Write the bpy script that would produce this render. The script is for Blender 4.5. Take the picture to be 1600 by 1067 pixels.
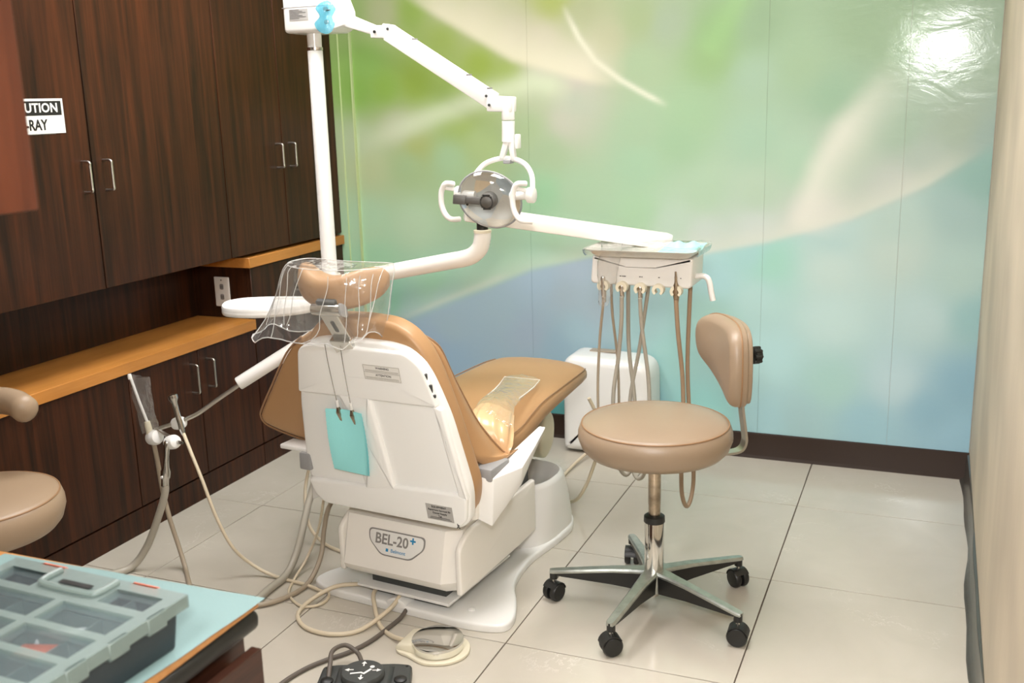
import bpy, bmesh, math, random
import numpy as np
from mathutils import Vector, Matrix
random.seed(7)
S = bpy.context.scene
COL = S.collection
for o in list(bpy.data.objects):
    bpy.data.objects.remove(o)
PI = math.pi

# ------------------------------------------------------------------ camera
def cam_axes(yaw, pitch, roll):
    y, p, r = (math.radians(a) for a in (yaw, pitch, roll))
    f = Vector((-math.sin(y)*math.cos(p), math.cos(y)*math.cos(p), -math.sin(p)))
    rt = Vector((math.cos(y), math.sin(y), 0)); up = rt.cross(f)
    return rt*math.cos(r)+up*math.sin(r), -rt*math.sin(r)+up*math.cos(r), f
CR, CU, CF = cam_axes(22.56013494, 13.21168366, -1.50693069)
cd = bpy.data.cameras.new('camera'); cam = bpy.data.objects.new('camera', cd); COL.objects.link(cam)
cam.matrix_world = Matrix(((CR.x, CU.x, -CF.x, 0), (CR.y, CU.y, -CF.y, 0), (CR.z, CU.z, -CF.z, 1.402), (0, 0, 0, 1)))
cd.sensor_fit = 'HORIZONTAL'; cd.sensor_width = 36; cd.lens = 1611.04*36/1600
cd.clip_start = .02; cd.clip_end = 50
cd.dof.use_dof = True; cd.dof.focus_distance = 2.75; cd.dof.aperture_fstop = 5.0
S.camera = cam
# ------------------------------------------------------------------ world, lights, exposure
w = bpy.data.worlds.new('world'); S.world = w; w.use_nodes = True
w.node_tree.nodes['Background'].inputs[0].default_value = (1, .95, .88, 1)
w.node_tree.nodes['Background'].inputs[1].default_value = .25
S.view_settings.view_transform = 'Standard'; S.view_settings.look = 'None'
S.view_settings.exposure = 0.18; S.view_settings.gamma = 1; S.view_settings.use_curve_mapping = False
FLASH_W, CEIL_E = 27.0, 16.8
fl = bpy.data.lights.new('camera_flash', 'AREA'); fl.shape = 'RECTANGLE'; fl.size = .24; fl.size_y = .16
fl.energy = FLASH_W; fl.color = (1, .985, .97)
flo = bpy.data.objects.new('camera_flash', fl); COL.objects.link(flo)
flo.location = (-.04, -.02, 1.67)
flo.rotation_euler = (Vector((-.85, 3.2, .95))-Vector(flo.location)).to_track_quat('-Z', 'Y').to_euler()

# ------------------------------------------------------------------ materials
def lin(c):
    return tuple(((v/255)/12.92 if v/255 <= .04045 else ((v/255+.055)/1.055)**2.4) for v in c)
def mat(name, rgb, rough=.5, metal=0, spec=.5, coat=0, bump=0, bscale=200, var=0, vscale=6, alpha=None):
    m = bpy.data.materials.new(name); m.use_nodes = True
    nt = m.node_tree; b = nt.nodes['Principled BSDF']
    c = lin(rgb)
    b.inputs['Base Color'].default_value = (*c, 1)
    b.inputs['Roughness'].default_value = rough; b.inputs['Metallic'].default_value = metal
    b.inputs['Specular IOR Level'].default_value = spec; b.inputs['Coat Weight'].default_value = coat
    b.inputs['Coat Roughness'].default_value = .1
    tc = nt.nodes.new('ShaderNodeTexCoord')
    if var:
        n = nt.nodes.new('ShaderNodeTexNoise'); n.inputs['Scale'].default_value = vscale; n.inputs['Detail'].default_value = 4
        nt.links.new(tc.outputs['Object'], n.inputs['Vector'])
        r = nt.nodes.new('ShaderNodeValToRGB')
        r.color_ramp.elements[0].position = .3; r.color_ramp.elements[1].position = .7
        r.color_ramp.elements[0].color = (*[v*(1-var) for v in c], 1)
        r.color_ramp.elements[1].color = (*[min(1, v*(1+var)) for v in c], 1)
        nt.links.new(n.outputs['Fac'], r.inputs[0]); nt.links.new(r.outputs[0], b.inputs['Base Color'])
    if bump:
        n = nt.nodes.new('ShaderNodeTexNoise'); n.inputs['Scale'].default_value = bscale; n.inputs['Detail'].default_value = 3
        nt.links.new(tc.outputs['Object'], n.inputs['Vector'])
        bp = nt.nodes.new('ShaderNodeBump'); bp.inputs['Strength'].default_value = bump; bp.inputs['Distance'].default_value = .002
        nt.links.new(n.outputs['Fac'], bp.inputs['Height']); nt.links.new(bp.outputs[0], b.inputs['Normal'])
    return m
def wood(name, dark, light, scale=(70, 70, 2.2), rough=.35, spec=.4, lo=.42, hi=.75):
    m = mat(name, dark, rough, spec=spec); nt = m.node_tree; b = nt.nodes['Principled BSDF']
    tc = nt.nodes.new('ShaderNodeTexCoord'); mp = nt.nodes.new('ShaderNodeMapping'); mp.inputs['Scale'].default_value = scale
    oi = nt.nodes.new('ShaderNodeObjectInfo')
    nt.links.new(tc.outputs['Object'], mp.inputs['Vector'])
    n = nt.nodes.new('ShaderNodeTexNoise'); n.noise_dimensions = '4D'; n.inputs['Scale'].default_value = 1; n.inputs['Detail'].default_value = 6; n.inputs['Roughness'].default_value = .65
    n.inputs['Distortion'].default_value = .5
    mu = nt.nodes.new('ShaderNodeMath'); mu.operation = 'MULTIPLY'; mu.inputs[1].default_value = 17
    nt.links.new(oi.outputs['Random'], mu.inputs[0]); nt.links.new(mu.outputs[0], n.inputs['W'])
    nt.links.new(mp.outputs[0], n.inputs['Vector'])
    r = nt.nodes.new('ShaderNodeValToRGB'); r.color_ramp.elements[0].position = lo; r.color_ramp.elements[1].position = hi
    r.color_ramp.elements[0].color = (*lin(dark), 1); r.color_ramp.elements[1].color = (*lin(light), 1)
    nt.links.new(n.outputs['Fac'], r.inputs[0])
    n2 = nt.nodes.new('ShaderNodeTexNoise'); n2.inputs['Scale'].default_value = 2.5; n2.inputs['Detail'].default_value = 2
    nt.links.new(tc.outputs['Object'], n2.inputs['Vector'])
    mx = nt.nodes.new('ShaderNodeMix'); mx.data_type = 'RGBA'; mx.blend_type = 'MULTIPLY'; mx.inputs[0].default_value = .6
    r2 = nt.nodes.new('ShaderNodeValToRGB'); r2.color_ramp.elements[0].position = .3; r2.color_ramp.elements[1].position = .7
    r2.color_ramp.elements[0].color = (.55, .55, .55, 1)
    nt.links.new(n2.outputs['Fac'], r2.inputs[0]); nt.links.new(r.outputs[0], mx.inputs[6]); nt.links.new(r2.outputs[0], mx.inputs[7])
    nt.links.new(mx.outputs[2], b.inputs['Base Color'])
    return m
def film(name, tint=(1, 1, 1), fac=.06, rough=.08, ior=1.5, milky=0.0, mcol=(230, 232, 230), bump=.6, bscale=25):
    m = bpy.data.materials.new(name); m.use_nodes = True; nt = m.node_tree; nt.nodes.clear()
    out = nt.nodes.new('ShaderNodeOutputMaterial'); tr = nt.nodes.new('ShaderNodeBsdfTransparent'); tr.inputs[0].default_value = (*tint, 1)
    gl = nt.nodes.new('ShaderNodeBsdfGlossy'); gl.inputs['Roughness'].default_value = rough; gl.inputs[0].default_value = (1, 1, 1, 1)
    fr = nt.nodes.new('ShaderNodeFresnel'); fr.inputs[0].default_value = ior
    ad = nt.nodes.new('ShaderNodeMath'); ad.operation = 'ADD'; ad.inputs[1].default_value = fac; ad.use_clamp = True
    nt.links.new(fr.outputs[0], ad.inputs[0])
    ge = nt.nodes.new('ShaderNodeNewGeometry'); mi = nt.nodes.new('ShaderNodeMix'); mi.inputs[2].default_value = ior; mi.inputs[3].default_value = 1/ior
    nt.links.new(ge.outputs['Backfacing'], mi.inputs[0]); nt.links.new(mi.outputs[0], fr.inputs[0])   # thin film: same reflectance from both sides
    tc = nt.nodes.new('ShaderNodeTexCoord'); n = nt.nodes.new('ShaderNodeTexNoise'); n.inputs['Scale'].default_value = bscale; n.inputs['Detail'].default_value = 2
    nt.links.new(tc.outputs['Object'], n.inputs['Vector'])
    bp = nt.nodes.new('ShaderNodeBump'); bp.inputs['Strength'].default_value = bump; bp.inputs['Distance'].default_value = .01
    nt.links.new(n.outputs['Fac'], bp.inputs['Height'])
    nt.links.new(bp.outputs[0], gl.inputs['Normal']); nt.links.new(bp.outputs[0], fr.inputs['Normal'])
    base = tr
    if milky:
        df = nt.nodes.new('ShaderNodeBsdfDiffuse'); df.inputs[0].default_value = (*lin(mcol), 1)
        m1 = nt.nodes.new('ShaderNodeMixShader'); m1.inputs[0].default_value = milky
        nt.links.new(tr.outputs[0], m1.inputs[1]); nt.links.new(df.outputs[0], m1.inputs[2]); base = m1
    mx = nt.nodes.new('ShaderNodeMixShader')
    nt.links.new(ad.outputs[0], mx.inputs[0]); nt.links.new(base.outputs[0], mx.inputs[1]); nt.links.new(gl.outputs[0], mx.inputs[2])
    nt.links.new(mx.outputs[0], out.inputs[0])
    return m
def emit(name, rgb, e):
    m = bpy.data.materials.new(name); m.use_nodes = True; b = m.node_tree.nodes['Principled BSDF']
    b.inputs['Emission Color'].default_value = (*lin(rgb), 1); b.inputs['Emission Strength'].default_value = e
    return m

M = {}
M['white'] = mat('white_enamel', (234, 233, 229), .3, spec=.5, coat=.2)
M['cream'] = mat('cream_plastic', (242, 238, 230), .3, coat=.2)
M['shell'] = mat('shell_plastic', (246, 246, 243), .3, coat=.15)
M['gplastic'] = mat('grey_plastic', (150, 150, 150), .45)
M['leather'] = mat('tan_vinyl', (177, 138, 97), .38, spec=.45, bump=.12, bscale=500, var=.05, vscale=5)
M['leather2'] = mat('stool_vinyl', (152, 132, 110), .36, spec=.5, bump=.12, bscale=500, var=.04, vscale=5)
M['leather3'] = mat('taupe_vinyl', (156, 134, 110), .4, spec=.45, bump=.12, bscale=500)
M['satin'] = mat('satin_vinyl', (214, 176, 132), .25, spec=.6)
M['pipe'] = mat('vinyl_piping', (150, 116, 84), .45)
M['steel'] = mat('steel', (205, 203, 198), .22, metal=1, bump=.03)
M['traysteel'] = mat('satin_steel', (214, 212, 204), .38, metal=.75)
M['light_print'] = mat('light_print', (176, 172, 164), .5)
M['chrome'] = mat('chrome', (225, 225, 222), .08, metal=1)
M['worn'] = mat('worn_steel', (176, 160, 140), .3, metal=1, var=.35, vscale=40)
M['brushed'] = mat('brushed_nickel', (200, 196, 188), .3, metal=1)
M['alu'] = mat('cast_aluminium', (180, 184, 178), .35, metal=.9, var=.15, vscale=40, bump=.2, bscale=120)
M['black'] = mat('black_plastic', (30, 30, 28), .42, bump=.1, bscale=300)
M['dgrey'] = mat('charcoal_plastic', (62, 64, 62), .45, bump=.08, bscale=300)
M['lampgrey'] = mat('lamp_grey_plastic', (84, 82, 78), .45)
M['wood'] = wood('dark_veneer', (39, 25, 16), (90, 48, 26), scale=(48, 48, 1.6), lo=.36, hi=.80, spec=.22)
M['woodin'] = mat('dark_gap', (18, 10, 8), .8)
M['woodred'] = wood('red_brown_veneer', (92, 46, 28), (118, 62, 38), scale=(30, 30, 2.5))
M['wooddk'] = wood('cart_veneer', (56, 32, 24), (84, 50, 36), scale=(40, 3, 40))
M['maple'] = wood('maple_laminate', (198, 132, 62), (212, 146, 76), scale=(60, 5, 60), rough=.32)
M['maple_side'] = wood('maple_edge', (202, 142, 82), (220, 164, 104), scale=(60, 60, 60), rough=.35)
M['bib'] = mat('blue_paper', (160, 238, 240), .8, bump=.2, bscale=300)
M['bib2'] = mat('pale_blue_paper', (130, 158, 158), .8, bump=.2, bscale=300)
M['blue'] = mat('blue_print', (40, 140, 190), .5)
M['grey_print'] = mat('grey_print', (135, 132, 128), .5)
M['dark_print'] = mat('dark_print', (60, 58, 56), .5)
M['black_print'] = mat('black_print', (24, 22, 20), .5)
M['label'] = mat('silver_label', (176, 174, 170), .4)
M['paper'] = mat('white_paper', (232, 230, 224), .6)
M['tubeC'] = mat('cream_tube', (212, 198, 172), .4)
M['tubeB'] = mat('taupe_tube', (164, 150, 130), .4)
M['tubeG'] = mat('grey_tube', (172, 166, 152), .35)
M['tubeT'] = mat('tan_tube', (160, 136, 110), .42)
M['tubeD'] = mat('dark_tube', (96, 88, 80), .5)
M['base'] = mat('brown_rubber', (46, 32, 22), .5, spec=.2)
M['baseR'] = mat('black_rubber', (62, 58, 52), .25, spec=.6, bump=.5, bscale=14)
M['ivory'] = mat('ivory_plastic', (222, 214, 190), .4)
M['bag'] = film('clear_bag', (.985, .985, .982), .03, .12, 1.4, milky=.09, bump=.9, bscale=22)
M['crease_highlight'] = film('bag_crease_highlight', (.95, .95, .95), .1, .15, 1.45, milky=.55, mcol=(238, 238, 236), bump=0)
M['sleeve'] = film('clear_sleeve', (.98, .98, .97), .03, .14, 1.3, milky=.14, mcol=(228, 206, 170), bump=.7, bscale=40)
M['wrap'] = film('clear_wrap', (.985, .985, .985), .03, .15, 1.4, milky=.10, bump=.5, bscale=40)
M['bluefilm'] = film('blue_film', (.6, .9, .96), .04, .12, 1.3, milky=.35, mcol=(130, 205, 225), bump=.6, bscale=60)
M['glass'] = film('lamp_shield_glass', (.95, .96, .96), .03, .03, 1.4, bump=.05, bscale=20)
M['casewin'] = film('lid_window', (.93, .95, .96), .02, .2, 1.3, milky=.10, mcol=(150, 170, 176), bump=.1)
M['caselid'] = film('frosted_lid', (.9, .93, .93), .02, .35, 1.3, milky=.62, mcol=(138, 156, 152), bump=.1)
M['ctray'] = mat('case_charcoal', (42, 52, 58), .5)
M['orange'] = mat('orange_plastic', (222, 110, 76), .5)
M['gauze'] = mat('white_plastic', (225, 228, 228), .5)
M['ceil'] = mat('ceiling_white', (226, 222, 214), .8)
M['backwall'] = mat('plaster', (214, 204, 190), .8)
M['diff'] = emit('light_diffuser', (252, 250, 250), CEIL_E)
M['grout'] = mat('grout', (84, 72, 62), .8)
# reflector of the lamp: cool and warm reflections painted in as colour cells
def mat_reflector():
    m = mat('painted_reflections', (190, 190, 185), .35, metal=0); nt = m.node_tree; b = nt.nodes['Principled BSDF']
    tc = nt.nodes.new('ShaderNodeTexCoord'); n = nt.nodes.new('ShaderNodeTexVoronoi'); n.inputs['Scale'].default_value = 15
    nt.links.new(tc.outputs['Object'], n.inputs['Vector'])
    sp = nt.nodes.new('ShaderNodeSeparateColor'); nt.links.new(n.outputs['Color'], sp.inputs[0])
    r = nt.nodes.new('ShaderNodeValToRGB'); r.color_ramp.interpolation = 'LINEAR'
    r.color_ramp.elements[0].color = (*lin((205, 208, 200)), 1); r.color_ramp.elements[1].color = (*lin((160, 182, 196)), 1)
    e = r.color_ramp.elements.new(.5); e.color = (*lin((226, 204, 170)), 1)
    nt.links.new(sp.outputs[0], r.inputs[0]); nt.links.new(r.outputs[0], b.inputs['Base Color'])
    return m
M['refl'] = mat_reflector()
def mat_tile():
    m = mat('cream_porcelain', (214, 203, 186), .14, spec=.5); nt = m.node_tree; b = nt.nodes['Principled BSDF']
    tc = nt.nodes.new('ShaderNodeTexCoord'); oi = nt.nodes.new('ShaderNodeObjectInfo')
    mu = nt.nodes.new('ShaderNodeMath'); mu.operation = 'MULTIPLY'; mu.inputs[1].default_value = 31; nt.links.new(oi.outputs['Random'], mu.inputs[0])
    n = nt.nodes.new('ShaderNodeTexNoise'); n.noise_dimensions = '4D'; n.inputs['Scale'].default_value = 5; n.inputs['Detail'].default_value = 5; n.inputs['Distortion'].default_value = 1.2
    nt.links.new(tc.outputs['Object'], n.inputs['Vector']); nt.links.new(mu.outputs[0], n.inputs['W'])
    r = nt.nodes.new('ShaderNodeValToRGB'); r.color_ramp.elements[0].position = .25; r.color_ramp.elements[1].position = .75
    r.color_ramp.elements[0].color = (*lin((188, 181, 167)), 1); r.color_ramp.elements[1].color = (*lin((195, 188, 175)), 1)
    nt.links.new(n.outputs['Fac'], r.inputs[0])
    n2 = nt.nodes.new('ShaderNodeTexNoise'); n2.noise_dimensions = '4D'; n2.inputs['Scale'].default_value = 4.5; n2.inputs['Detail'].default_value = 6; n2.inputs['Roughness'].default_value = .7; n2.inputs['Distortion'].default_value = .6
    nt.links.new(tc.outputs['Object'], n2.inputs['Vector']); nt.links.new(mu.outputs[0], n2.inputs['W'])
    v = nt.nodes.new('ShaderNodeValToRGB')
    v.color_ramp.elements[0].position = .492; v.color_ramp.elements[0].color = (0, 0, 0, 1)
    v.color_ramp.elements[1].position = .508; v.color_ramp.elements[1].color = (0, 0, 0, 1)
    e = v.color_ramp.elements.new(.5); e.color = (1, 1, 1, 1)
    nt.links.new(n2.outputs['Fac'], v.inputs[0])
    n3 = nt.nodes.new('ShaderNodeTexNoise'); n3.noise_dimensions = '4D'; n3.inputs['Scale'].default_value = 3.2
    nt.links.new(tc.outputs['Object'], n3.inputs['Vector']); nt.links.new(mu.outputs[0], n3.inputs['W'])
    k = nt.nodes.new('ShaderNodeValToRGB'); k.color_ramp.elements[0].position = .58; k.color_ramp.elements[1].position = .68
    nt.links.new(n3.outputs['Fac'], k.inputs[0])
    mm = nt.nodes.new('ShaderNodeMath'); mm.operation = 'MULTIPLY'; nt.links.new(v.outputs[0], mm.inputs[0]); nt.links.new(k.outputs[0], mm.inputs[1])
    m2 = nt.nodes.new('ShaderNodeMath'); m2.operation = 'MULTIPLY'; m2.inputs[1].default_value = .3; nt.links.new(mm.outputs[0], m2.inputs[0])
    mx = nt.nodes.new('ShaderNodeMix'); mx.data_type = 'RGBA'; nt.links.new(m2.outputs[0], mx.inputs[0])
    nt.links.new(r.outputs[0], mx.inputs[6]); mx.inputs[7].default_value = (*lin((240, 236, 228)), 1)
    nt.links.new(mx.outputs[2], b.inputs['Base Color'])
    return m
M['tile'] = mat_tile()
def mat_mural():
    m = mat('printed_vinyl_mural', (200, 200, 200), .12, spec=.25); nt = m.node_tree; b = nt.nodes['Principled BSDF']
    a = nt.nodes.new('ShaderNodeVertexColor'); a.layer_name = 'print'
    nt.links.new(a.outputs[0], b.inputs['Base Color'])
    tc = nt.nodes.new('ShaderNodeTexCoord')
    n = nt.nodes.new('ShaderNodeTexNoise'); n.inputs['Scale'].default_value = 5; n.inputs['Detail'].default_value = 5; n.inputs['Distortion'].default_value = 1
    mp = nt.nodes.new('ShaderNodeMapping'); mp.inputs['Scale'].default_value = (1, 1, 2.2); mp.inputs['Rotation'].default_value = (0, .5, 0)
    nt.links.new(tc.outputs['Object'], mp.inputs[0]); nt.links.new(mp.outputs[0], n.inputs['Vector'])
    bp = nt.nodes.new('ShaderNodeBump'); bp.inputs['Strength'].default_value = .35; bp.inputs['Distance'].default_value = .004
    nt.links.new(n.outputs['Fac'], bp.inputs['Height'])
    n2 = nt.nodes.new('ShaderNodeTexNoise'); n2.inputs['Scale'].default_value = 260
    nt.links.new(tc.outputs['Object'], n2.inputs['Vector'])
    bp2 = nt.nodes.new('ShaderNodeBump'); bp2.inputs['Strength'].default_value = .08; bp2.inputs['Distance'].default_value = .001
    nt.links.new(n2.outputs['Fac'], bp2.inputs['Height']); nt.links.new(bp.outputs[0], bp2.inputs['Normal'])
    nt.links.new(bp2.outputs[0], b.inputs['Normal'])
    return m
M['mural'] = mat_mural()
M['wallR'] = wood('woven_wallpaper', (198, 183, 160), (206, 193, 172), scale=(160, 160, 3), rough=.6, spec=.25, lo=.3, hi=.7)

# ------------------------------------------------------------------ mesh helpers
def finish(name, bm, m, parent=None, smooth=38, recalc=True):
    if recalc: bmesh.ops.recalc_face_normals(bm, faces=bm.faces)
    lim = math.radians(smooth)
    for f in bm.faces: f.smooth = True
    for e in bm.edges:
        if len(e.link_faces) == 2 and e.calc_face_angle(0) > lim: e.smooth = False
    me = bpy.data.meshes.new(name); bm.to_mesh(me); bm.free()
    me.materials.append(M[m] if isinstance(m, str) else m)
    o = bpy.data.objects.new(name, me); COL.objects.link(o)
    if parent: o.parent = parent
    return o
def tag(o, label=None, cat=None, group=None, kind=None):
    if label: o['label'] = label
    if cat: o['category'] = cat
    if group: o['group'] = group
    if kind: o['kind'] = kind
    return o
def thing(name, label, cat, loc=(0, 0, 0), rotz=0, group=None):
    o = bpy.data.objects.new(name, None); COL.objects.link(o); o.location = loc; o.rotation_euler = (0, 0, rotz)
    o.empty_display_size = .1
    return tag(o, label, cat, group)
def B(): return bmesh.new()
def box(bm, x0, x1, y0, y1, z0, z1, bev=0, seg=2, T=None):
    r = bmesh.ops.create_cube(bm, size=1)['verts']
    for v in r:
        v.co = Vector((x0+(v.co.x+.5)*(x1-x0), y0+(v.co.y+.5)*(y1-y0), z0+(v.co.z+.5)*(z1-z0)))
    if bev:
        es = list({e for v in r for e in v.link_edges})
        res = bmesh.ops.bevel(bm, geom=es, offset=bev, segments=seg, affect='EDGES', profile=.5)
        r = list({v for f in res['faces'] for v in f.verts} | {v for v in r if v.is_valid})
    if T is not None:
        for v in r: v.co = T @ v.co
    return bm
def hexa(bm, bot, top, bev=0, seg=2):
    vs = [bm.verts.new(p) for p in bot]+[bm.verts.new(p) for p in top]; n = len(bot)
    fs = [bm.faces.new(vs[:n][::-1]), bm.faces.new(vs[n:])]
    for i in range(n): fs.append(bm.faces.new((vs[i], vs[(i+1) % n], vs[n+(i+1) % n], vs[n+i])))
    bmesh.ops.recalc_face_normals(bm, faces=fs)
    if bev: bmesh.ops.bevel(bm, geom=list({e for f in fs for e in f.edges}), offset=bev, segments=seg, affect='EDGES', profile=.5)
    return bm
def frame(d):
    d = Vector(d).normalized(); a = Vector((0, 0, 1)) if abs(d.z) < .9 else Vector((1, 0, 0))
    x = d.cross(a).normalized(); return x, d.cross(x).normalized(), d
def loft(bm, rings, cap=True, closed=True):
    R = [[bm.verts.new(p) for p in r] for r in rings]
    for a, b in zip(R, R[1:]):
        n = len(a)
        for i in range(n if closed else n-1):
            j = (i+1) % n
            bm.faces.new((a[i], a[j], b[j], b[i]))
    if cap and closed:
        bm.faces.new(R[0][::-1]); bm.faces.new(R[-1])
    return R
def lathe(bm, prof, c=(0, 0, 0), d=(0, 0, 1), seg=28):
    x, y, z = frame(d); c = Vector(c)
    rings = [[c+z*h+(x*math.cos(2*PI*i/seg)+y*math.sin(2*PI*i/seg))*max(r, 1e-4) for i in range(seg)] for r, h in prof]
    loft(bm, rings); return bm
def cyl(bm, p0, p1, r, r1=None, seg=20, bev=0):
    p0, p1 = Vector(p0), Vector(p1); L = (p1-p0).length; r1 = r if r1 is None else r1
    pr = [(r, 0), (r1, L)] if not bev else [(r-bev, 0), (r-bev*.3, bev*.3), (r, bev), (r1, L-bev), (r1-bev*.3, L-bev*.3), (r1-bev, L)]
    return lathe(bm, pr, p0, p1-p0, seg)
def smoothpath(pts, n=8, closed=False):
    P = [Vector(p) for p in pts]; out = []
    N = len(P); rng = range(N if closed else N-1)
    for i in rng:
        if closed: a, b, c, d = P[(i-1) % N], P[i], P[(i+1) % N], P[(i+2) % N]
        else: a, b, c, d = P[max(i-1, 0)], P[i], P[i+1], P[min(i+2, N-1)]
        for k in range(n):
            t = k/n
            out.append(.5*((2*b)+(c-a)*t+(2*a-5*b+4*c-d)*t*t+(3*b-a-3*c+d)*t**3))
    if not closed: out.append(P[-1].copy())
    return out
def tube(bm, pts, r, seg=10, n=8, closed=False, sx=1.0, sy=1.0, rfun=None, up=None):
    P = smoothpath(pts, n, closed) if n > 1 else [Vector(p) for p in pts]
    P = [p for i, p in enumerate(P) if i == 0 or (p-P[i-1]).length > 1e-6]
    N = len(P); x = None; rings = []
    for i, p in enumerate(P):
        t = (P[(i+1) % N]-P[i-1]) if closed else (P[min(i+1, N-1)]-P[max(i-1, 0)])
        t.normalize()
        if up is not None: x = t.cross(Vector(up)).normalized()
        elif x is None: x = frame(t)[0]
        x = (x-t*x.dot(t)).normalized(); y = t.cross(x)
        rr = r if rfun is None else rfun(i/(N-1))
        rings.append([p+(x*math.cos(2*PI*k/seg)*sx+y*math.sin(2*PI*k/seg)*sy)*rr for k in range(seg)])
    if closed:
        rings.append(rings[0])
        R = [[bm.verts.new(q) for q in g] for g in rings[:-1]]
        for i in range(len(R)):
            a, b = R[i], R[(i+1) % len(R)]
            for k in range(seg): bm.faces.new((a[k], a[(k+1) % seg], b[(k+1) % seg], b[k]))
    else: loft(bm, rings)
    return bm
def round_poly(pts, r, seg=5):
    n = len(pts); out = []
    rs = r if isinstance(r, (list, tuple)) else [r]*n
    for i in range(n):
        p = Vector((*pts[i], 0)); a = Vector((*pts[i-1], 0)); b = Vector((*pts[(i+1) % n], 0))
        u = (a-p); v = (b-p); rr = min(rs[i], u.length*.45, v.length*.45)
        if rr < 1e-5: out.append((p.x, p.y)); continue
        p0 = p+u.normalized()*rr; p1 = p+v.normalized()*rr
        for k in range(seg+1):
            t = k/seg; q = p0*(1-t)**2+p*2*t*(1-t)+p1*t*t; out.append((q.x, q.y))
    return out
def smooth_poly(pts, n=5):
    return [(p.x, p.y) for p in smoothpath([(a, b, 0) for a, b in pts], n, True)]
def pillow(bm, poly, mp, h0, h1, r=.01, steps=4, rb=None, crown=0, crownb=0):
    """solid slab with rounded rims over a closed outline; mp(a,b,h) -> point"""
    P = np.array(poly); N = len(P)
    ar = .5*np.sum(P[:, 0]*np.roll(P[:, 1], -1)-np.roll(P[:, 0], -1)*P[:, 1])
    if ar < 0: P = P[::-1].copy()
    t = np.roll(P, -1, 0)-np.roll(P, 1, 0); t /= np.maximum(np.linalg.norm(t, axis=1, keepdims=True), 1e-9)
    nin = np.stack([-t[:, 1], t[:, 0]], 1); c = P.mean(0)
    rb = r if rb is None else rb; rings = []
    for k in (.3, .65):
        q = c+(P+nin*rb-c)*k; rings.append([(a, b, h0-crownb*(1-k*k)) for a, b in q])
    for k in range(steps+1):
        an = PI/2*k/steps
        rings.append([(a, b, h0+rb*(1-math.cos(an))) for a, b in P+nin*rb*(1-math.sin(an))])
    for k in range(steps+1):
        an = PI/2*k/steps
        rings.append([(a, b, h1-r*(1-math.sin(an))) for a, b in P+nin*r*(1-math.cos(an))])
    for k in (.65, .3):
        q = c+(P+nin*r-c)*k; rings.append([(a, b, h1+crown*(1-k*k)) for a, b in q])
    loft(bm, [[mp(*p) for p in g] for g in rings]); return bm
XY = lambda a, b, h: Vector((a, b, h))
def text(name, s, size, m, parent, T, ext=.0003, offs=0, sx=1, align='CENTER', spacing=1):
    cu = bpy.data.curves.new(name, 'FONT'); cu.body = s; cu.size = size; cu.align_x = align; cu.align_y = 'CENTER'
    cu.extrude = ext; cu.offset = offs; cu.space_character = spacing; cu.resolution_u = 3
    t = bpy.data.objects.new(name+'_c', cu); COL.objects.link(t)
    bpy.context.view_layer.update()
    me = bpy.data.meshes.new_from_object(t.evaluated_get(bpy.context.evaluated_depsgraph_get()))
    bpy.data.objects.remove(t)
    me.name = name; me.materials.clear(); me.materials.append(M[m])
    me.transform(T @ Matrix.Diagonal((sx, 1, 1, 1)))
    o = bpy.data.objects.new(name, me); COL.objects.link(o); o.parent = parent
    return o
def basis(o, x, y):
    x = Vector(x).normalized(); y = Vector(y); z = x.cross(y).normalized(); y = z.cross(x)
    return Matrix(((x.x, y.x, z.x, o[0]), (x.y, y.y, z.y, o[1]), (x.z, y.z, z.z, o[2]), (0, 0, 0, 1)))
def copy_tree(o, parent=None):
    c = o.copy(); COL.objects.link(c)
    if parent: c.parent = parent
    for ch in list(o.children): copy_tree(ch, c)
    return c

# ================================================================== SETTING
XR, XL, YB, YF, ZC = .166, -2.70, 3.94, -1.3, 2.5
FX = -2.428                     # front plane of the cabinet run
# floor: grout bed and single tiles
bm = B(); box(bm, XL, XR, YF, YB+.02, -.05, -.003)
floor = tag(finish('floor', bm, 'grout'), 'cream porcelain tile floor with thin dark joints', kind='structure')
TX, TY, TS, G = -.386, 2.874, .6, .0017
bm = B(); box(bm, -TS/2+G, TS/2-G, -TS/2+G, TS/2-G, -.006, 0, .0008, 1)
full = finish('tile', bm, 'tile', floor); used = False
for i in range(-5, 2):
    for j in range(-8, 3):
        x0, x1, y0, y1 = TX+i*TS, TX+(i+1)*TS, TY+j*TS, TY+(j+1)*TS
        if x1 < XL+.02 or x0 > XR-.02 or y1 < YF+.02 or y0 > YB-.02: continue
        if x0 < XL or x1 > XR or y0 < YF or y1 > YB:
            bm = B(); box(bm, max(x0+G, XL+.003), min(x1-G, XR-.003), max(y0+G, YF+.003), min(y1-G, YB-.002), -.006, 0, .0008, 1)
            finish('tile', bm, 'tile', floor)
        else:
            o = full if not used else full.copy()
            if used: COL.objects.link(o); o.parent = floor
            used = True; o.location = ((x0+x1)/2, (y0+y1)/2, 0)
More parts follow.
